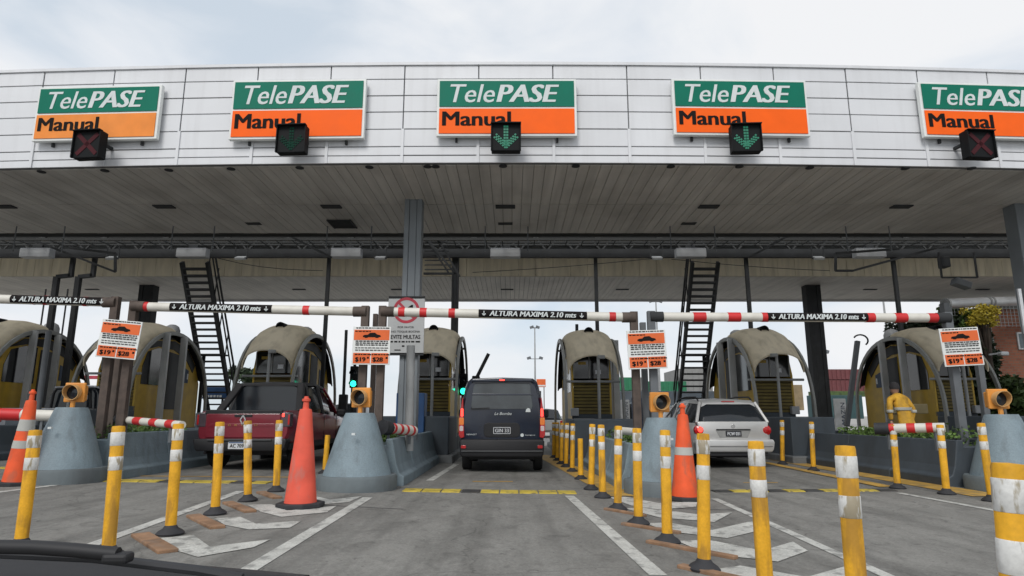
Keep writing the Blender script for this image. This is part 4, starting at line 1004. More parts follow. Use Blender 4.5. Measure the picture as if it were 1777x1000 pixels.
for s in (-1, 1):
    MB().bar((s * .80, .75, 1.09), (s * .635, 1.28, 1.65), .14, .10, up=(0, 1, 0)).build('sail_bar', blk_plastic, pk, bevel=.02)
    for y in (1.95, 2.0 + .0):
        pass
    MB().bar((s * .835, 1.32, 1.06), (s * .68, 1.4, 1.64), .06, .11, up=(0, 1, 0)).build('pillar', blk_plastic, pk, bevel=.01)
    MB().bar((s * .835, 2.3, 1.04), (s * .68, 2.25, 1.66), .06, .08, up=(0, 1, 0)).build('pillar', blk_plastic, pk, bevel=.01)
    MB().bar((s * .82, 3.6, 1.03), (s * .65, 2.9, 1.62), .05, .07, up=(0, 1, 0)).build('pillar', red_paint, pk, bevel=.01)
    lp = panel(pk, 'tail_lamp', lamp_smoke, [(s * .71, .80), (s * .88, .80), (s * .885, 1.04), (s * .86, 1.07), (s * .71, 1.06)][::s], -.012, .16, .015)
    panel(pk, 'red_segment', lamp_red, rbox(min(s * .84, s * .875), max(s * .84, s * .875), .84, 1.03, .015), -.018, -.01, .004, parent=lp)
    if s == 1: panel(pk, 'lit_segment', lamp_lit, rbox(.725, .77, .985, 1.05, .015), -.02, -.01, .004, parent=lp)
    MB().box((s * 1.0, 3.2, 1.08), (.2, .12, .16)).build('wing_mirror', blk_plastic, pk, bevel=.04)
    for y in (.85, 3.75): 
        wheel(pk, s * .78, y, .34, .21)
        MB().prism([(y + .43 * math.cos(R(a)), .34 + .43 * math.sin(R(a))) for a in range(-8, 189, 14)] + [(y + .36 * math.cos(R(a)), .34 + .36 * math.sin(R(a))) for a in range(188, -9, -14)], s * (W - .02), s * (W + .03), 'YZ').build('wheel_arch', blk_plastic, pk)
    MB().prism([(.1, .38), (.1, .50), (4.4, .48), (4.4, .38)], s * (W - .03), s * (W + .018), 'YZ').build('sill_trim', blk_plastic, pk)
    for y in (2.35, 1.45):
        MB().box((s * (W + .012), y, .93), (.02, .16, .025)).build('door_handle', red_paint, pk)
    for y in (1.28, 2.3, 3.3): MB().box((s * (W + .004), y, .76), (.012, .012, .5)).build('door_gap', blk_plastic, pk)
tg = panel(pk, 'tailgate', red_paint, rbox(-.70, .70, .60, 1.05, .03), -.02, .05, .015)
panel(pk, 'tailgate_crease', red_paint, [(-.66, .80), (.66, .80), (.6, .86), (-.6, .86)], -.026, -.018, .004, parent=tg)
panel(pk, 'tailgate_cap', blk_plastic, [(-.74, 1.04), (.74, 1.04), (.72, 1.11), (-.72, 1.11)], -.02, .08, .012)
panel(pk, 'tailgate_handle', blk_plastic, rbox(-.17, .17, .985, 1.03, .02), -.04, -.01, .008)
panel(pk, 'rear_bumper', blk_plastic, [(-.84, .42), (-.8, .36), (.8, .36), (.84, .42), (.87, .56), (.84, .585), (-.84, .585), (-.87, .56)], -.12, .16, .02, smooth=40)
panel(pk, 'bumper_step', M('bumper_grey', (.055, .058, .06), .5), rbox(-.6, .6, .55, .58, .01), -.145, -.1, .006)
MB().box((0, .68, 1.085), (1.5, 1.15, .035)).build('bed_cover', blk_plastic, pk, bevel=.01)
MB().box((.0, 2.2, .33), (1.4, 3.6, .14)).build('underbody', blk_plastic, pk)
dm = MB()
for a_, b_ in (((0, .085), (.05, 0)), ((.05, 0), (0, -.085)), ((0, -.085), (-.05, 0)), ((-.05, 0), (0, .085))): dm.bar((a_[0], -.034, .93 + a_[1]), (b_[0], -.034, .93 + b_[1]), .02, .02, up=(0, 1, 0))
dm.build('diamond_badge', M('chrome', (.6, .6, .6), .25, metal=.8), pk)
for i, ch_ in enumerate('OROCH'): inst('lettering', text_mesh(ch_, .05, .035, letter_gold, bold=.02), pk, (-.30 + i * .125 + .05, -.03, .835))
pl = panel(pk, 'number_plate', plate_w, rbox(-.20, .20, .40, .53, .01), -.135, -.12, .003); pl['label'] = 'white number plate'
inst('lettering', text_mesh('AC 709FS', .33, .065, letter_k, bold=.03), pl, (0, -.137, .46))
panel(pk, 'plate_stripe', blue_p, rbox(-.19, .19, .508, .526, .003), -.138, -.135, 0, parent=pl)

# ---- silver estate
Ye = 14.3; xe = P(1272, 745, Ye).x
es = thing('estate_car', 'silver estate car with roof rails seen from behind, right of centre', 'car', (xe, Ye, gz(xe)))
W = .845
def eh(w, zt, zb, zbelt=.92): return [(0, zb), (w * .9, zb), (w * .98, zb + .12), (w, .60), (w * .985, .80), (w * .95, zbelt), (w * .93, zt), (0, zt)]
body(es, 'body', silver_paint, [(0, eh(W - .10, .90, .45)), (.05, eh(W - .04, .93, .36)), (.18, eh(W, .95, .3)), (.8, eh(W + .01, .95, .26)), (3.0, eh(W + .01, .93, .24)), (3.5, eh(W, .90, .24)), (4.2, eh(W - .06, .76, .26)), (4.4, eh(W - .16, .6, .32))], smooth=30)
def gh(wb, wt, z0, z1): return [(0, z0), (wb, z0), (wb * .99, z0 + .08), (wt + .05, z1 - .16), (wt + .01, z1 - .06), (wt - .09, z1 - .01), (0, z1 + .008)]
body(es, 'greenhouse', glass_car, [(.02, gh(.77, .70, .90, 1.02)), (.24, gh(.78, .58, .90, 1.36)), (.36, gh(.79, .575, .90, 1.43)), (1.2, gh(.79, .585, .90, 1.47)), (2.3, gh(.79, .58, .90, 1.44)), (3.3, gh(.76, .5, .88, .95))], smooth=35)
MB().loft([[(x, y, z + dz) for x, dz in ((-w_, -.09), (-w_ + .03, -.01), (0, .022), (w_ - .03, -.01), (w_, -.09), (w_ - .12, -.03), (-w_ + .12, -.03))] for y, z, w_ in ((.22, 1.385, .60), (.40, 1.455, .605), (1.2, 1.49, .615), (2.35, 1.455, .60))]).build('roof', silver_paint, es, smooth=40)
panel(es, 'tailgate', silver_paint, [(-.72, .60), (.72, .60), (.77, .95), (.74, .985), (-.74, .985), (-.77, .95)], -.012, .06, .02, smooth=40)
for s in (-1, 1):
    MB().bar((s * .775, .03, .95), (s * .61, .30, 1.40), .06, .07, up=(0, 1, 0)).build('pillar', silver_paint, es, bevel=.015)
    MB().bar((s * .80, 1.25, .93), (s * .63, 1.2, 1.42), .04, .08, up=(0, 1, 0)).build('pillar', silver_paint, es, bevel=.01)
    MB().bar((s * .80, 2.1, .93), (s * .63, 2.05, 1.40), .04, .06, up=(0, 1, 0)).build('pillar', silver_paint, es, bevel=.01)
    MB().bar((s * .79, 3.25, .93), (s * .60, 2.35, 1.42), .05, .06, up=(0, 1, 0)).build('pillar', silver_paint, es, bevel=.01)
    MB().tube([(s * .60, .45, 1.45), (s * .60, .6, 1.52), (s * .60, 1.5, 1.54), (s * .60, 2.2, 1.50), (s * .60, 2.3, 1.44)], .018, 8).build('roof_rail', blk_plastic, es, smooth=True)
    lp = MB().lathe([(0, -.06), (.06, -.055), (.11, -.02), (.115, .06), (0, .06)], 20, (s * .72, .03, .80), axis='Y').build('tail_lamp', lamp_red, es, smooth=True)
    if s == -1: lp['label'] = 'lit left tail lamp'; 
    MB().lathe([(0, -.075), (.05, -.07), (.06, -.05), (0, -.05)], 16, (s * .715, .03, .81), axis='Y').build('inner_lens', lamp_lit if s == -1 else lamp_red, lp, smooth=True)
    MB().box((s * .96, 2.75, .98), (.2, .12, .15)).build('wing_mirror', blk_plastic, es, bevel=.04)
    for y in (.85, 3.45): wheel(es, s * .75, y, .31, .19)
panel(es, 'rear_bumper', silver_paint, [(-.82, .40), (-.78, .34), (.78, .34), (.82, .40), (.85, .54), (.82, .61), (-.82, .61), (-.85, .54)], -.11, .14, .03, smooth=40)
panel(es, 'bumper_lip', M('silver_shadow_line', (.2, .2, .2), .5), rbox(-.79, .79, .455, .475, .008), -.125, -.1, .004)  # thin strip with the bumper's shadow line put into its darker grey
panel(es, 'bumper_underside', blk_plastic, rbox(-.7, .7, .26, .345, .02), -.06, .2, .01)
pr_ = panel(es, 'plate_recess', M('recess_silver', (.32, .32, .31), .4, metal=.3), [(-.30, .64), (.30, .64), (.38, .80), (-.38, .80)], -.018, -.008, .004)
panel(es, 'handle_bar', blk_plastic, rbox(-.37, .37, .80, .825, .01), -.035, -.01, .004)
pl = panel(es, 'number_plate', plate_k, rbox(-.17, .17, .665, .785, .01), -.03, -.016, .003)
inst('lettering', text_mesh('PCW 031', .27, .07, plate_w, bold=.03), pl, (0, -.031, .725))
panel(es, 'round_badge', M('chrome_badge', (.5, .5, .5), .25, metal=.8), [(.045 * math.cos(k), .885 + .045 * math.sin(k)) for k in [i * math.pi / 8 for i in range(16)]], -.022, -.01, .003)
MB().box((0, .24, 1.41), (.28, .04, .03)).build('brake_light', lamp_red, es)
MB().box((.0, 2.0, .27), (1.3, 3.4, .12)).build('underbody', blk_plastic, es)

# ---- silver-grey pickup at the far left
Yg = 16.6; xg = P(57, 700, Yg).x
gk = thing('pickup_truck', 'silver pickup with dark cab seen from behind, at the far left', 'pickup truck', (xg, Yg, gz(xg)))
W = .86
body(gk, 'body', grey_paint, [(0, ph(W - .03, 1.05, .5)), (.05, ph(W, 1.08, .45)), (2.0, ph(W + .01, 1.08)), (3.8, ph(W, 1.05)), (4.9, ph(W - .06, .9)), (5.1, ph(W - .15, .7))], smooth=30)
body(gk, 'cab', glass_car, [(1.55, ch(.80, .60, 1.05, 1.62)), (1.7, ch(.82, .64, 1.05, 1.70)), (2.9, ch(.82, .64, 1.05, 1.72)), (3.9, ch(.78, .55, 1.0, 1.10))])
MB().loft([[(x, y, z + dz) for x, dz in ((-w_, -.06), (-w_ + .03, 0), (0, .025), (w_ - .03, 0), (w_, -.06), (w_ - .1, -.03), (-w_ + .1, -.03))] for y, z, w_ in ((1.6, 1.69, .64), (2.2, 1.73, .665), (3.1, 1.70, .64))]).build('roof', grey_paint, gk, smooth=40)
panel(gk, 'tailgate', grey_paint, rbox(-.70, .70, .60, 1.06, .03), -.02, .05, .015)
for s in (-1, 1):
    lp = panel(gk, 'tail_lamp', lamp_red, rbox(min(s * .73, s * .88), max(s * .73, s * .88), .74, 1.0, .02), -.02, .1, .01)
    panel(gk, 'lit_segment', lamp_lit, rbox(min(s * .76, s * .86), max(s * .76, s * .86), .84, .94, .03), -.028, -.018, .004, parent=lp)
    for y in (.95, 4.0): wheel(gk, s * .78, y, .36, .22)
panel(gk, 'tailgate_emblem', M('emblem_blue_red', (.1, .05, .25), .5), [(-.45, .9), (-.3, .93), (-.2, .9), (-.3, .87)], -.026, -.018, 0)
panel(gk, 'rear_bumper', M('chrome_bumper', (.4, .4, .4), .3, metal=.6), rbox(-.84, .84, .42, .56, .03), -.12, .1, .02)
MB().tube([(-.55, 1.45, 1.08), (-.5, 1.42, 1.5), (-.4, 1.4, 1.62), (.4, 1.4, 1.62), (.5, 1.42, 1.5), (.55, 1.45, 1.08)], .035, 8).build('roll_bar', blk_plastic, gk, smooth=True)
panel(gk, 'window_sticker', plate_w, rbox(.25, .37, 1.32, 1.45, .02), 1.535, 1.548, 0)

# ---- simple distant cars beyond the booths
def far_car(px, py, Y, m, lab, h=1.45, w=1.7):
    q = P(px, py, Y); t = thing('car', lab, 'car', (q.x, Y, gz(q.x)), group='cars beyond the booths'); W = w / 2
    body(t, 'body', m, [(0, eh(W - .08, .88, .4)), (.15, eh(W, .93, .28)), (3.2, eh(W, .92, .25)), (4.1, eh(W - .1, .7, .3))], smooth=30)
    body(t, 'cabin', glass_car, [(.1, gh(W - .08, W - .2, .88, 1.0)), (.5, gh(W - .08, W - .28, .88, h - .05)), (1.8, gh(W - .08, W - .28, .88, h - .02)), (2.9, gh(W - .1, W - .3, .86, .95))])
    MB().loft([[(x, y, z + dz) for x, dz in ((-w_, -.05), (0, .02), (w_, -.05), (w_ - .1, -.04), (-w_ + .1, -.04))] for y, z, w_ in ((.5, h - .03, W - .25), (1.8, h, W - .25))]).build('roof', m, t, smooth=40)
    for s in (-1, 1):
        panel(t, 'tail_lamp', lamp_red, rbox(min(s * (W - .2), s * (W - .04)), max(s * (W - .2), s * (W - .04)), .7, .88, .03), -.02, .1, .01)
        for y in (.8, 3.3): wheel(t, s * (W - .1), y, .3, .18)
far_car(600, 700, 27, silver_paint, 'silver car beyond the red pickup, left of the lit green signal', 1.5)
far_car(215, 700, 27, navy_paint, 'dark car beyond the leftmost brown posts', 1.7)
far_car(950, 700, 34, silver_paint, 'pale car beyond the row of bollards right of the navy van', 1.5)
far_car(1110, 700, 30, blue_paint, 'dark blue car beyond the price sign right of the navy van', 1.7)
far_car(1190, 700, 32, navy_paint, 'dark car beyond the right stair foot', 1.6)

# ------------------------------------------------------------------ signals, raised booms
def signal(px, py, Y, lab, zb=1.0):
    q = P(px, py, Y); t = thing('traffic_signal', lab, 'traffic light', (q.x, Y, zb), group='green lit traffic lights'); h = q.z - zb
    MB().tube([(0, 0, 0), (0, 0, h - .1)], .07, 8).build('pole', steel_dark, t)
    MB().box((0, .1, h + .22), (.26, .2, .72)).build('housing', black_box, t, bevel=.03)
    MB().box((0, .1, h + .64), (.08, .08, .18)).build('cap', black_box, t)
    MB().lathe([(0, -.03), (.06, -.02), (.10, 0), (.10, .02), (0, .02)], 16, (0, 0, h), axis='Y').build('green_lens', sig_green, t, smooth=True)
    MB().lathe([(0, -.03), (.06, -.02), (.10, 0), (.10, .02), (0, .02)], 16, (0, 0, h + .34), axis='Y').build('dark_lens', lens_dk, t, smooth=True)
    for z in (0, .34):
        rows = [[(.12 * math.cos(R(a)), y, h + z + .12 * math.sin(R(a))) for a in range(-10, 191, 20)] for y in (0, -.14)]
        MB().grid(rows).build('visor', black_box, t)
signal(613, 666, 21.5, 'green lit traffic light left of the price sign, beyond the red pickup')
signal(804, 679, 21.5, 'green lit traffic light half hidden beside the navy van')
def boom(p0, p1, Y, r, lab):
    a, b = P(*p0, Y), P(*p1, Y); t = thing('barrier_boom', lab, 'barrier', a, group='raised barrier booms')
    MB().tube([(0, 0, 0), b - a], r, 10).build('boom', steel_dark, t)
    MB().box((0, 0, -.15), (.25, .3, .5)).build('gearbox', steel_dark, t, bevel=.03)
boom((826, 658), (848, 614), 21.5, .06, 'dark boom raised aslant above the navy van')
boom((596, 690), (601, 573), 21.5, .05, 'thin dark boom raised upright right of the booth behind the red pickup')
boom((1001, 640), (1001, 563), 24, .06, 'thin dark boom raised upright behind the booth right of the navy van')
q = P(1478, 755, 19.5); t = thing('hooked_pole', 'leaning grey pole with a curved hook on top, right of the rear column', 'pole', (q.x, 19.5, 1.0))
tp = P(1488, 592, 19.5); dx = tp.x - q.x; dz = tp.z - 1.0
MB().bar((-.12, 0, -.2), (dx, 0, dz), .14, .12).build('shaft', steel_mid, t, bevel=.01)
MB().tube([(dx + .0 + .17 * math.cos(R(a)) * 1.3 + .1, 0, dz - .03 + .17 * math.sin(R(a)) + .05) for a in range(150, -60, -20)], .025, 6).build('hook', steel_dark, t)
q = P(85, 575, 15.5); tag(MB().tube([(0, 0, 0), (0, 0, q.z - .6)], .065, 12).build('pole', steel_mid, loc=(q.x, 15.5, .6), smooth=True), 'slim grey pole before the leftmost booth', 'pole')
# wall lamps / light masts far behind
def mast(px, yt, Y, lab, heads):
    q = P(px, yt, Y); t = thing('light_mast', lab, 'light mast', (q.x, Y, 0), group='tall light masts in the distance')
    MB().tube([(0, 0, 0), (0, 0, q.z)], .14, 8, .06).build('mast_pole', steel_light, t)
    for z, ww in heads:
        for s in (-1, 1): MB().box((s * ww, 0, q.z + z), (.45, .3, .28), Matrix.Rotation(R(s * 20), 3, 'Y')).build('floodlight', steel_mid, t)
        MB().bar((-ww, 0, q.z + z - .1), (ww, 0, q.z + z - .1), .07).build('crossarm', steel_mid, t)
mast(928, 568, 75, 'tall slim light mast on the horizon above the navy van', [(0, .35), (-3.6, .7)])
mast(1138, 522, 60, 'tall light mast behind the height bar above the right price sign', [(0, .4)])
mast(1428, 610, 60, 'slim mast right of the rear column', [(0, .3)])
mast(1532, 515, 45, 'pale slim mast behind the rightmost booth', [])

# ------------------------------------------------------------------ things beyond the booths
def slab(name, lab, cat, x0, x1, yt, yb, Y, depth, m, group=None, ribs=0):
    a, b = P(x0, yt, Y), P(x1, yb, Y); t = thing(name, lab, cat, ((a.x + b.x) / 2, Y + depth / 2, b.z), group=group)
    w, h = b.x - a.x, a.z - b.z
    MB().box((0, 0, h / 2), (w, depth, h)).build('body' if cat != 'wall' else 'panel', m, t, bevel=.02)
    if ribs:
        rb = MB(); n = int(w / ribs)
        for i in range(n): rb.box((-w / 2 + (i + .5) * w / n, -depth / 2 - .03, h / 2), (w / n * .5, .06, h * .94))
        rb.build('corrugation', m, t, kind='stuff')
    return t
def gy(Y): return 500 + F_PX * math.tan(math.atan2(CAMH, Y) + TH)   # image row of the ground at Y
slab('shipping_container', 'maroon container, upper of the two stacked beyond the rear column', 'container', 1426, 1520, 641, 659, 70, 3, maroon, 'stacked maroon containers', .45)
slab('shipping_container', 'maroon container, lower of the two stacked beyond the rear column', 'container', 1426, 1520, 660, 680, 70, 3, maroon, 'stacked maroon containers', .45)
slab('roadside_hedge', 'low green hedge beneath the maroon containers', 'hedge', 1415, 1520, 679, 688, 60, 1.5, leaf_m)
slab('teal_wall', 'teal wall behind the white banner, right of the rear column', 'wall', 1412, 1500, 686, 727, 40, 1, teal_m)
slab('shipping_container', 'green container far behind, left of the right price sign posts', 'container', 1062, 1098, 655, 678, 62, 3, green_c, None, .45)
slab('shipping_container', 'pale grey container beside the green one in the distance', 'container', 1099, 1122, 655, 678, 62.3, 3, grey_b, None, .45)
slab('shipping_container', 'long green container behind the right stair', 'container', 1124, 1192, 662, 680, 66, 3, green_c, None, .45)
slab('grey_building', 'grey flat-roofed building behind the right stair', 'building', 1178, 1240, 640, 722, 80, 8, grey_b, None, 1.2)
slab('grey_building', 'low grey building far left behind the navy van', 'building', 735, 800, 690, 722, 90, 8, grey_b)
slab('low_wall', 'dark low wall on the horizon between the booths', 'wall', 1040, 1300, 679, 722, 58, 1, isl_dark)
slab('low_building', 'low brown building seen through the arch of the booth right of the silver car', 'building', 1370, 1396, 668, 712, 44, 6, M('brown_render', (.25, .19, .11), .8), None)
q = slab('orange_sign', 'small orange sign with white band beyond the navy van', 'sign', 931, 947, 658, 672, 45, .1, price_orange)
MB().box((0, -.055, .1), (.58, .01, .1)).build('white_band', letter_w, q); MB().bar((-.2, 0, 0), (-.2, 0, -1.5), .06).bar((.2, 0, 0), (.2, 0, -1.5), .06).build('legs', rust, q)
q = slab('red_banner', 'pale red banner strip beyond the left booths', 'banner', 146, 178, 652, 658, 32, .08, M('banner_red', (.65, .08, .12), .6))
MB().bar((-.4, 0, 0), (-.4, 0, -1.6), .05).bar((.4, 0, 0), (.4, 0, -1.6), .05).build('legs', steel_dark, q)
q = slab('blue_board', 'blue board with a line of white lettering behind the red pickup', 'sign', 347, 397, 672, 692, 24, .1, blue_p)
b = MB(); x = -.45
for l in (.08, .09, .07, .09, .08, .07, .09): b.box((x, -.055, .09), (l, .008, .08)); x += l + .035
b.build('lettering', letter_w, q); MB().bar((-.3, 0, 0), (-.3, 0, -1.2), .06).bar((.3, 0, 0), (.3, 0, -1.2), .06).build('legs', steel_dark, q)
slab('blue_cabinet', 'blue cabinet left of the pale pole, behind the low pink-white pole', 'cabinet', 688, 704, 682, 760, 15.5, .5, blue_p)
slab('blue_cabinet', 'blue cabinet right of the pale pole, behind the low pink-white pole', 'cabinet', 717, 735, 682, 760, 15.5, .5, blue_p)
slab('red_crate_frame', 'faded red frame above the blue cabinets', 'frame', 694, 703, 643, 680, 22, .3, pink_red)
q = slab('white_banner', 'white vertical ALMAZIN banner on a teal wall, right of the rear column', 'banner', 1446, 1474, 692, 755, 24, .06, plate_w)
me = text_mesh('ALMAZIN', 1.1, .15, navy_p, bold=.0); inst('lettering', me, q, (.08, -.035, .6), (0, R(-90), 0))
q = slab('white_banner', 'white vertical banner partly hidden by the booth post right of the navy van', 'banner', 1076, 1094, 694, 742, 24, .06, plate_w)
inst('lettering', text_mesh('ALMAZIN', .8, .13, navy_p), q, (.05, -.035, .5), (0, R(-90), 0))
slab('navy_board', 'navy board beside the white banner right of the rear column', 'board', 1432, 1446, 690, 757, 24.2, .08, navy_p)
slab('navy_board', 'navy board right of the white banner near the navy van', 'board', 1096, 1116, 690, 742, 24.2, .08, navy_p)
slab('tan_board', 'tan board behind the person in yellow', 'board', 1536, 1612, 701, 718, 17.2, .05, board_tan)

# brick building with window, silver pipe, ivy
a = P(1712, 540, 24); t = thing('brick_building', 'red-brown brick building at the right edge', 'building', (a.x, 24, 0))
h = P(1712, 536, 24).z; MB().box((4, 1.2, h / 2), (8, 2.4, h)).build('wall', brick_m, t)
wa, wb = P(1762, 577, 24), P(1800, 607, 24)
wf = MB().box(((wa.x + wb.x) / 2 - a.x, -.03, (wa.z + wb.z) / 2), (wb.x - wa.x, .06, wa.z - wb.z)).build('window', plate_w, t, bevel=.01)
MB().box(((wa.x + wb.x) / 2 - a.x, -.065, (wa.z + wb.z) / 2), (wb.x - wa.x - .12, .01, wa.z - wb.z - .12)).build('pane', M('pane_blue_grey', (.12, .16, .18), .2), wf)
MB().box((4, 1.2, h + .05), (8.2, 2.6, .12)).build('coping', grey_b, t, bevel=.02)
MB().tube([(-.03, -.06, h + .1), (.05, -.06, h - 1.5), (.12, -.06, 0)], .03, 6).build('downpipe', steel_light, t)
a = P(1640, 527, 21.5); b_ = P(1850, 519, 23.5); t = thing('overhead_duct', 'thick silver duct running to the brick building at the right', 'duct', a)
MB().tube([(0, 0, 0), b_ - a], .165, 16).build('duct', pipe_m, t, smooth=True)
for k in (.0, .32, .35): MB().tube([(b_ - a) * k, (b_ - a) * (k + .012)], .19, 16).build('flange', steel_light, t, smooth=True)
MB().bar((0, 0, 0), (0, 0, -a.z + .05), .25).build('support', steel_mid, t)
mesh_f = MB(); A = P(1642, 530, 22.2)
for i in range(26): mesh_f.bar((i * .13, 0, 0), (i * .13, 0, -.75), .012)
for i in range(7): mesh_f.bar((0, 0, -i * .12), (3.3, 0, -i * .12), .012)
tag(mesh_f.build('mesh_screen', steel_light, loc=A), 'pale wire mesh screen below the silver duct', 'screen')
q = P(1735, 614, 20); t = thing('wall_lamp', 'pale wall lamp on a bracket beside the brick building', 'lamp', q)
MB().bar((-.35, 0, -.03), (.1, 0, .03), .05).build('arm', steel_light, t); MB().box((.1, 0, 0), (.25, .2, .12)).build('lamp_head', plate_w, t, bevel=.03)
def tree(lab, px, py, Y, rad, n, m, name='ivy_tree', sz=.11, cat='tree', trunk=True):
    q = P(px, py, Y); t = thing(name, lab, cat, (q.x, Y, 0)); b = MB()
    for k in range(n // 130):
        c = (random.uniform(-1, 1) * rad[0] * .7, random.uniform(-1, 1) * rad[1] * .7, q.z + random.uniform(-1, 1) * rad[2] * .75)
        rr_ = random.uniform(.25, .5); leafclump(b, c, (rad[0] * rr_ + .1, rad[1] * rr_ + .1, min(rad[2], rad[0] + .4) * rr_ + .1), 130, sz)
    b.build('crown', m, t)
    if trunk:
        tr = MB().tube([(0, 0, 0), (.05, 0, q.z * .5), (0, 0, q.z)], .14, 8, .05)
        for k in range(4): a_ = k * 1.6; tr.tube([(.03, 0, q.z * .55), (math.cos(a_) * rad[0] * .6, math.sin(a_) * rad[1] * .6, q.z + rad[2] * .3)], .05, 6, .02)
        tr.build('trunk', bark, t)
tree('tall dark ivy-clad tree before the brick building', 1692, 640, 21, (.55, .6, 2.0), 9000, leaf_d)
tree('broad dark green tree behind the rightmost booth', 1618, 578, 27, (1.5, 1.0, .5), 6000, leaf_d, 'dark_tree')
tree('green bush below the silver duct', 1655, 548, 22.8, (.45, .5, .35), 1600, leaf_m, 'green_bush')
tree('yellow flowering bush at the top of the brick building', 1704, 547, 20.4, (.42, .35, .30), 2300, leaf_y, 'yellow_flowering_bush', .05)
tree('small yellow-green sprig left of the flowering bush', 1683, 556, 20.6, (.22, .2, .25), 700, leaf_g, 'green_bush', .05)
tree('green shrubs at the foot of the brick building', 1768, 690, 20, (.7, .6, .6), 2600, leaf_m, 'green_bush')
tree('small dark tree on the horizon behind the red pickup cab', 425, 655, 60, (1.8, 1, .9), 2200, leaf_d, 'distant_tree', .16)
tree('hazy tree on the horizon left of the silver car', 1208, 700, 95, (6, 2, 1.6), 1200, leaf_m, 'distant_tree', .4)

# two signs on the right edge column
q = P(1774, 540, 12.7); o = MB().box((0, 0, 0), (.06, .04, .9)).build('narrow_sign', plate_w, loc=q); tag(o, 'narrow white board on the right edge column', 'board')

# ------------------------------------------------------------------ person in yellow
def skin_mesh(name, m, parent, joints, edges, root=0, sub=2):
    me = bpy.data.meshes.new(name); me.from_pydata([j[:3] for j in joints], edges, []); o = bpy.data.objects.new(name, me); COL.objects.link(o)
    mod = o.modifiers.new('s', 'SKIN'); mod.use_smooth_shade = True
    for i, j in enumerate(joints): me.skin_vertices[0].data[i].radius = (j[3], j[4] if len(j) > 4 else j[3])
    me.skin_vertices[0].data[root].use_root = True
    o.modifiers.new('u', 'SUBSURF').levels = sub; bpy.context.view_layer.update()
    nm = bpy.data.meshes.new_from_object(o.evaluated_get(bpy.context.evaluated_depsgraph_get())); bpy.data.objects.remove(o); nm.materials.clear(); nm.materials.append(m)
    for p_ in nm.polygons: p_.use_smooth = True
    n = bpy.data.objects.new(name, nm); COL.objects.link(n); n.parent = parent; return n
px_ = P(1571, 700, 14.0)
t = thing('person', 'person in a yellow rain suit with grey reflective bands, standing before the rightmost booth', 'person', (px_.x, 14.0, gz(px_.x)), R(10))
J = [(0, 0, .98, .15, .11), (0, .05, 1.15, .15, .11), (0, .14, 1.33, .18, .12), (0, .18, 1.46, .14, .10), (0, .24, 1.56, .052, .052),
     (-.20, .2, 1.43, .068), (-.29, .12, 1.20, .056), (-.25, .16, .98, .045), (.20, .2, 1.43, .068), (.29, .12, 1.20, .056), (.25, .16, .98, .045),
     (-.10, 0, .88, .10), (-.13, -.02, .48, .072), (-.14, .02, .10, .055), (.10, 0, .88, .10), (.13, -.02, .48, .072), (.14, .02, .10, .055)]
E = [(0, 1), (1, 2), (2, 3), (3, 4), (3, 5), (5, 6), (6, 7), (3, 8), (8, 9), (9, 10), (0, 11), (11, 12), (12, 13), (0, 14), (14, 15), (15, 16)]
skin_mesh('suit', suit_y, t, J, E)
MB().lathe([(0, -.13), (.05, -.12), (.078, -.06), (.088, .0), (.085, .06), (.055, .105), (0, .12)], 18, (0, .27, 1.66), sy=1.12).build('head', skin, t, smooth=True)
MB().lathe([(.09, -.03), (.095, .03), (.07, .1), (0, .13)], 18, (0, .26, 1.675), sy=1.15).build('cap', hair_m, t, smooth=True)
fc = MB().box((0, .105, 1.68), (.025, .03, .04)).box((-.03, .093, 1.72), (.02, .01, .01)).box((.03, .093, 1.72), (.02, .01, .01)).box((0, .095, 1.635), (.045, .01, .01)); fc.build('face', skin, t, loc=(0, .27, -.04))
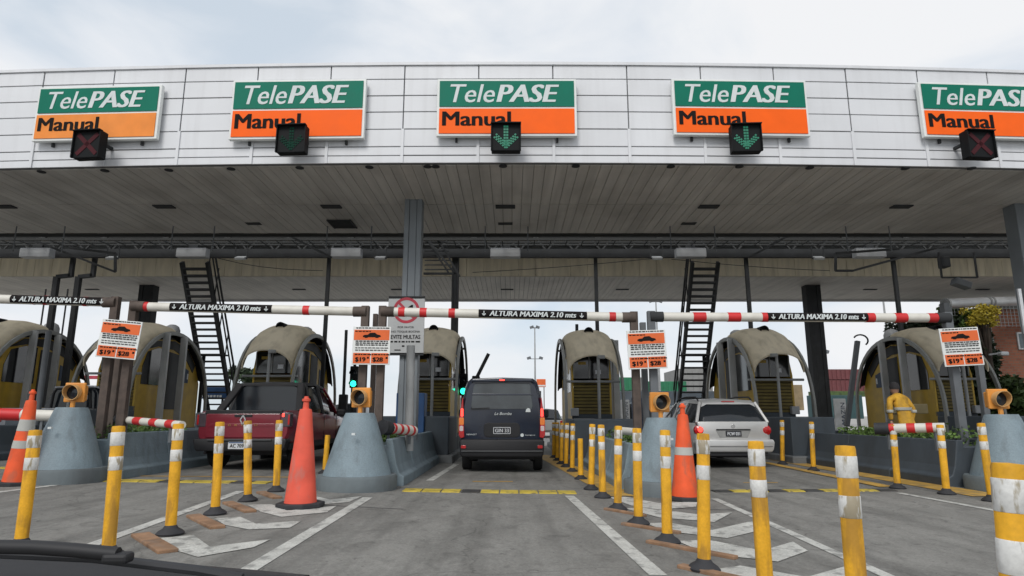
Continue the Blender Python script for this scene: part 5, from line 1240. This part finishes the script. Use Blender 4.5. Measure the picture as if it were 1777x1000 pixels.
for s in (-1, 1):
    MB().lathe([(.062, -.03), (.066, -.025), (.066, .025), (.062, .03)], 14, (s * .285, .125, 1.17)).build('reflective_band', refl, t, smooth=True)
    MB().lathe([(.083, -.025), (.086, .0), (.083, .025)], 14, (s * .13, -.02, .5)).build('reflective_band', refl, t, smooth=True)
    hd = skin_mesh('hand', skin, t, [(s * .26, -.06, .97, .03), (s * .26, -.08, .90, .034, .02), (s * .245, -.09, .84, .011), (s * .24, -.085, .80, .009), (s * .262, -.095, .83, .011), (s * .262, -.09, .785, .009), (s * .278, -.09, .84, .010), (s * .28, -.085, .80, .008), (s * .235, -.10, .88, .012), (s * .225, -.115, .85, .010), (s * .29, -.085, .85, .009), (s * .295, -.08, .82, .008)],
              [(0, 1), (1, 2), (2, 3), (1, 4), (4, 5), (1, 6), (6, 7), (1, 8), (8, 9), (1, 10), (10, 11)], sub=1); hd.location = (0, .22, 0)
    MB().box((s * .14, .05, .05), (.10, .27, .10)).build('boot', rubber, t, bevel=.03)
MB().lathe([(.185, -.03), (.19, 0), (.185, .03)], 20, (0, .085, 1.22), sy=.76).build('reflective_band', refl, t, smooth=True)

# ------------------------------------------------------------------ bonnet edge and wiper of the car the picture is taken from
t = thing('car_bonnet', 'black rear edge of a car bonnet with a wiper, at the lower left', 'car', (0, 0, 0))
rows = []
for k in range(9):
    f = k / 8; a = P(-250 + 760 * f, 955 + 22 * f + 26 * f * f, .95); b_ = P(-250 + 760 * f, 975 + 48 * f * f, 1.10)
    rows.append([(a.x, .78, a.z - .09), (a.x, .88, a.z - .012), (a.x, .95, a.z), (a.x, 1.02, a.z - .012), (a.x, 1.10, a.z - .06)])
bn = MB().grid(rows); bn.build('cowl', blk_plastic, t, smooth=True)
wp = [P(x, y, Y) for x, y, Y in ((-80, 948, .80), (60, 950, .80), (130, 955, .80), (205, 962, .80))]
MB().tube(wp, .008, 10).build('wiper_arm', blk_plastic, t, smooth=True)
wp = [P(x, y, Y) for x, y, Y in ((-60, 958, .84), (160, 968, .84), (345, 990, .84), (420, 1004, .84))]
MB().tube(wp, .006, 8).build('wiper_blade', rubber, t, smooth=True)
q = P(205, 968, .80); MB().box((0, 0, 0), (.03, .02, .012)).build('wiper_joint', blk_plastic, t, loc=q, bevel=.004)
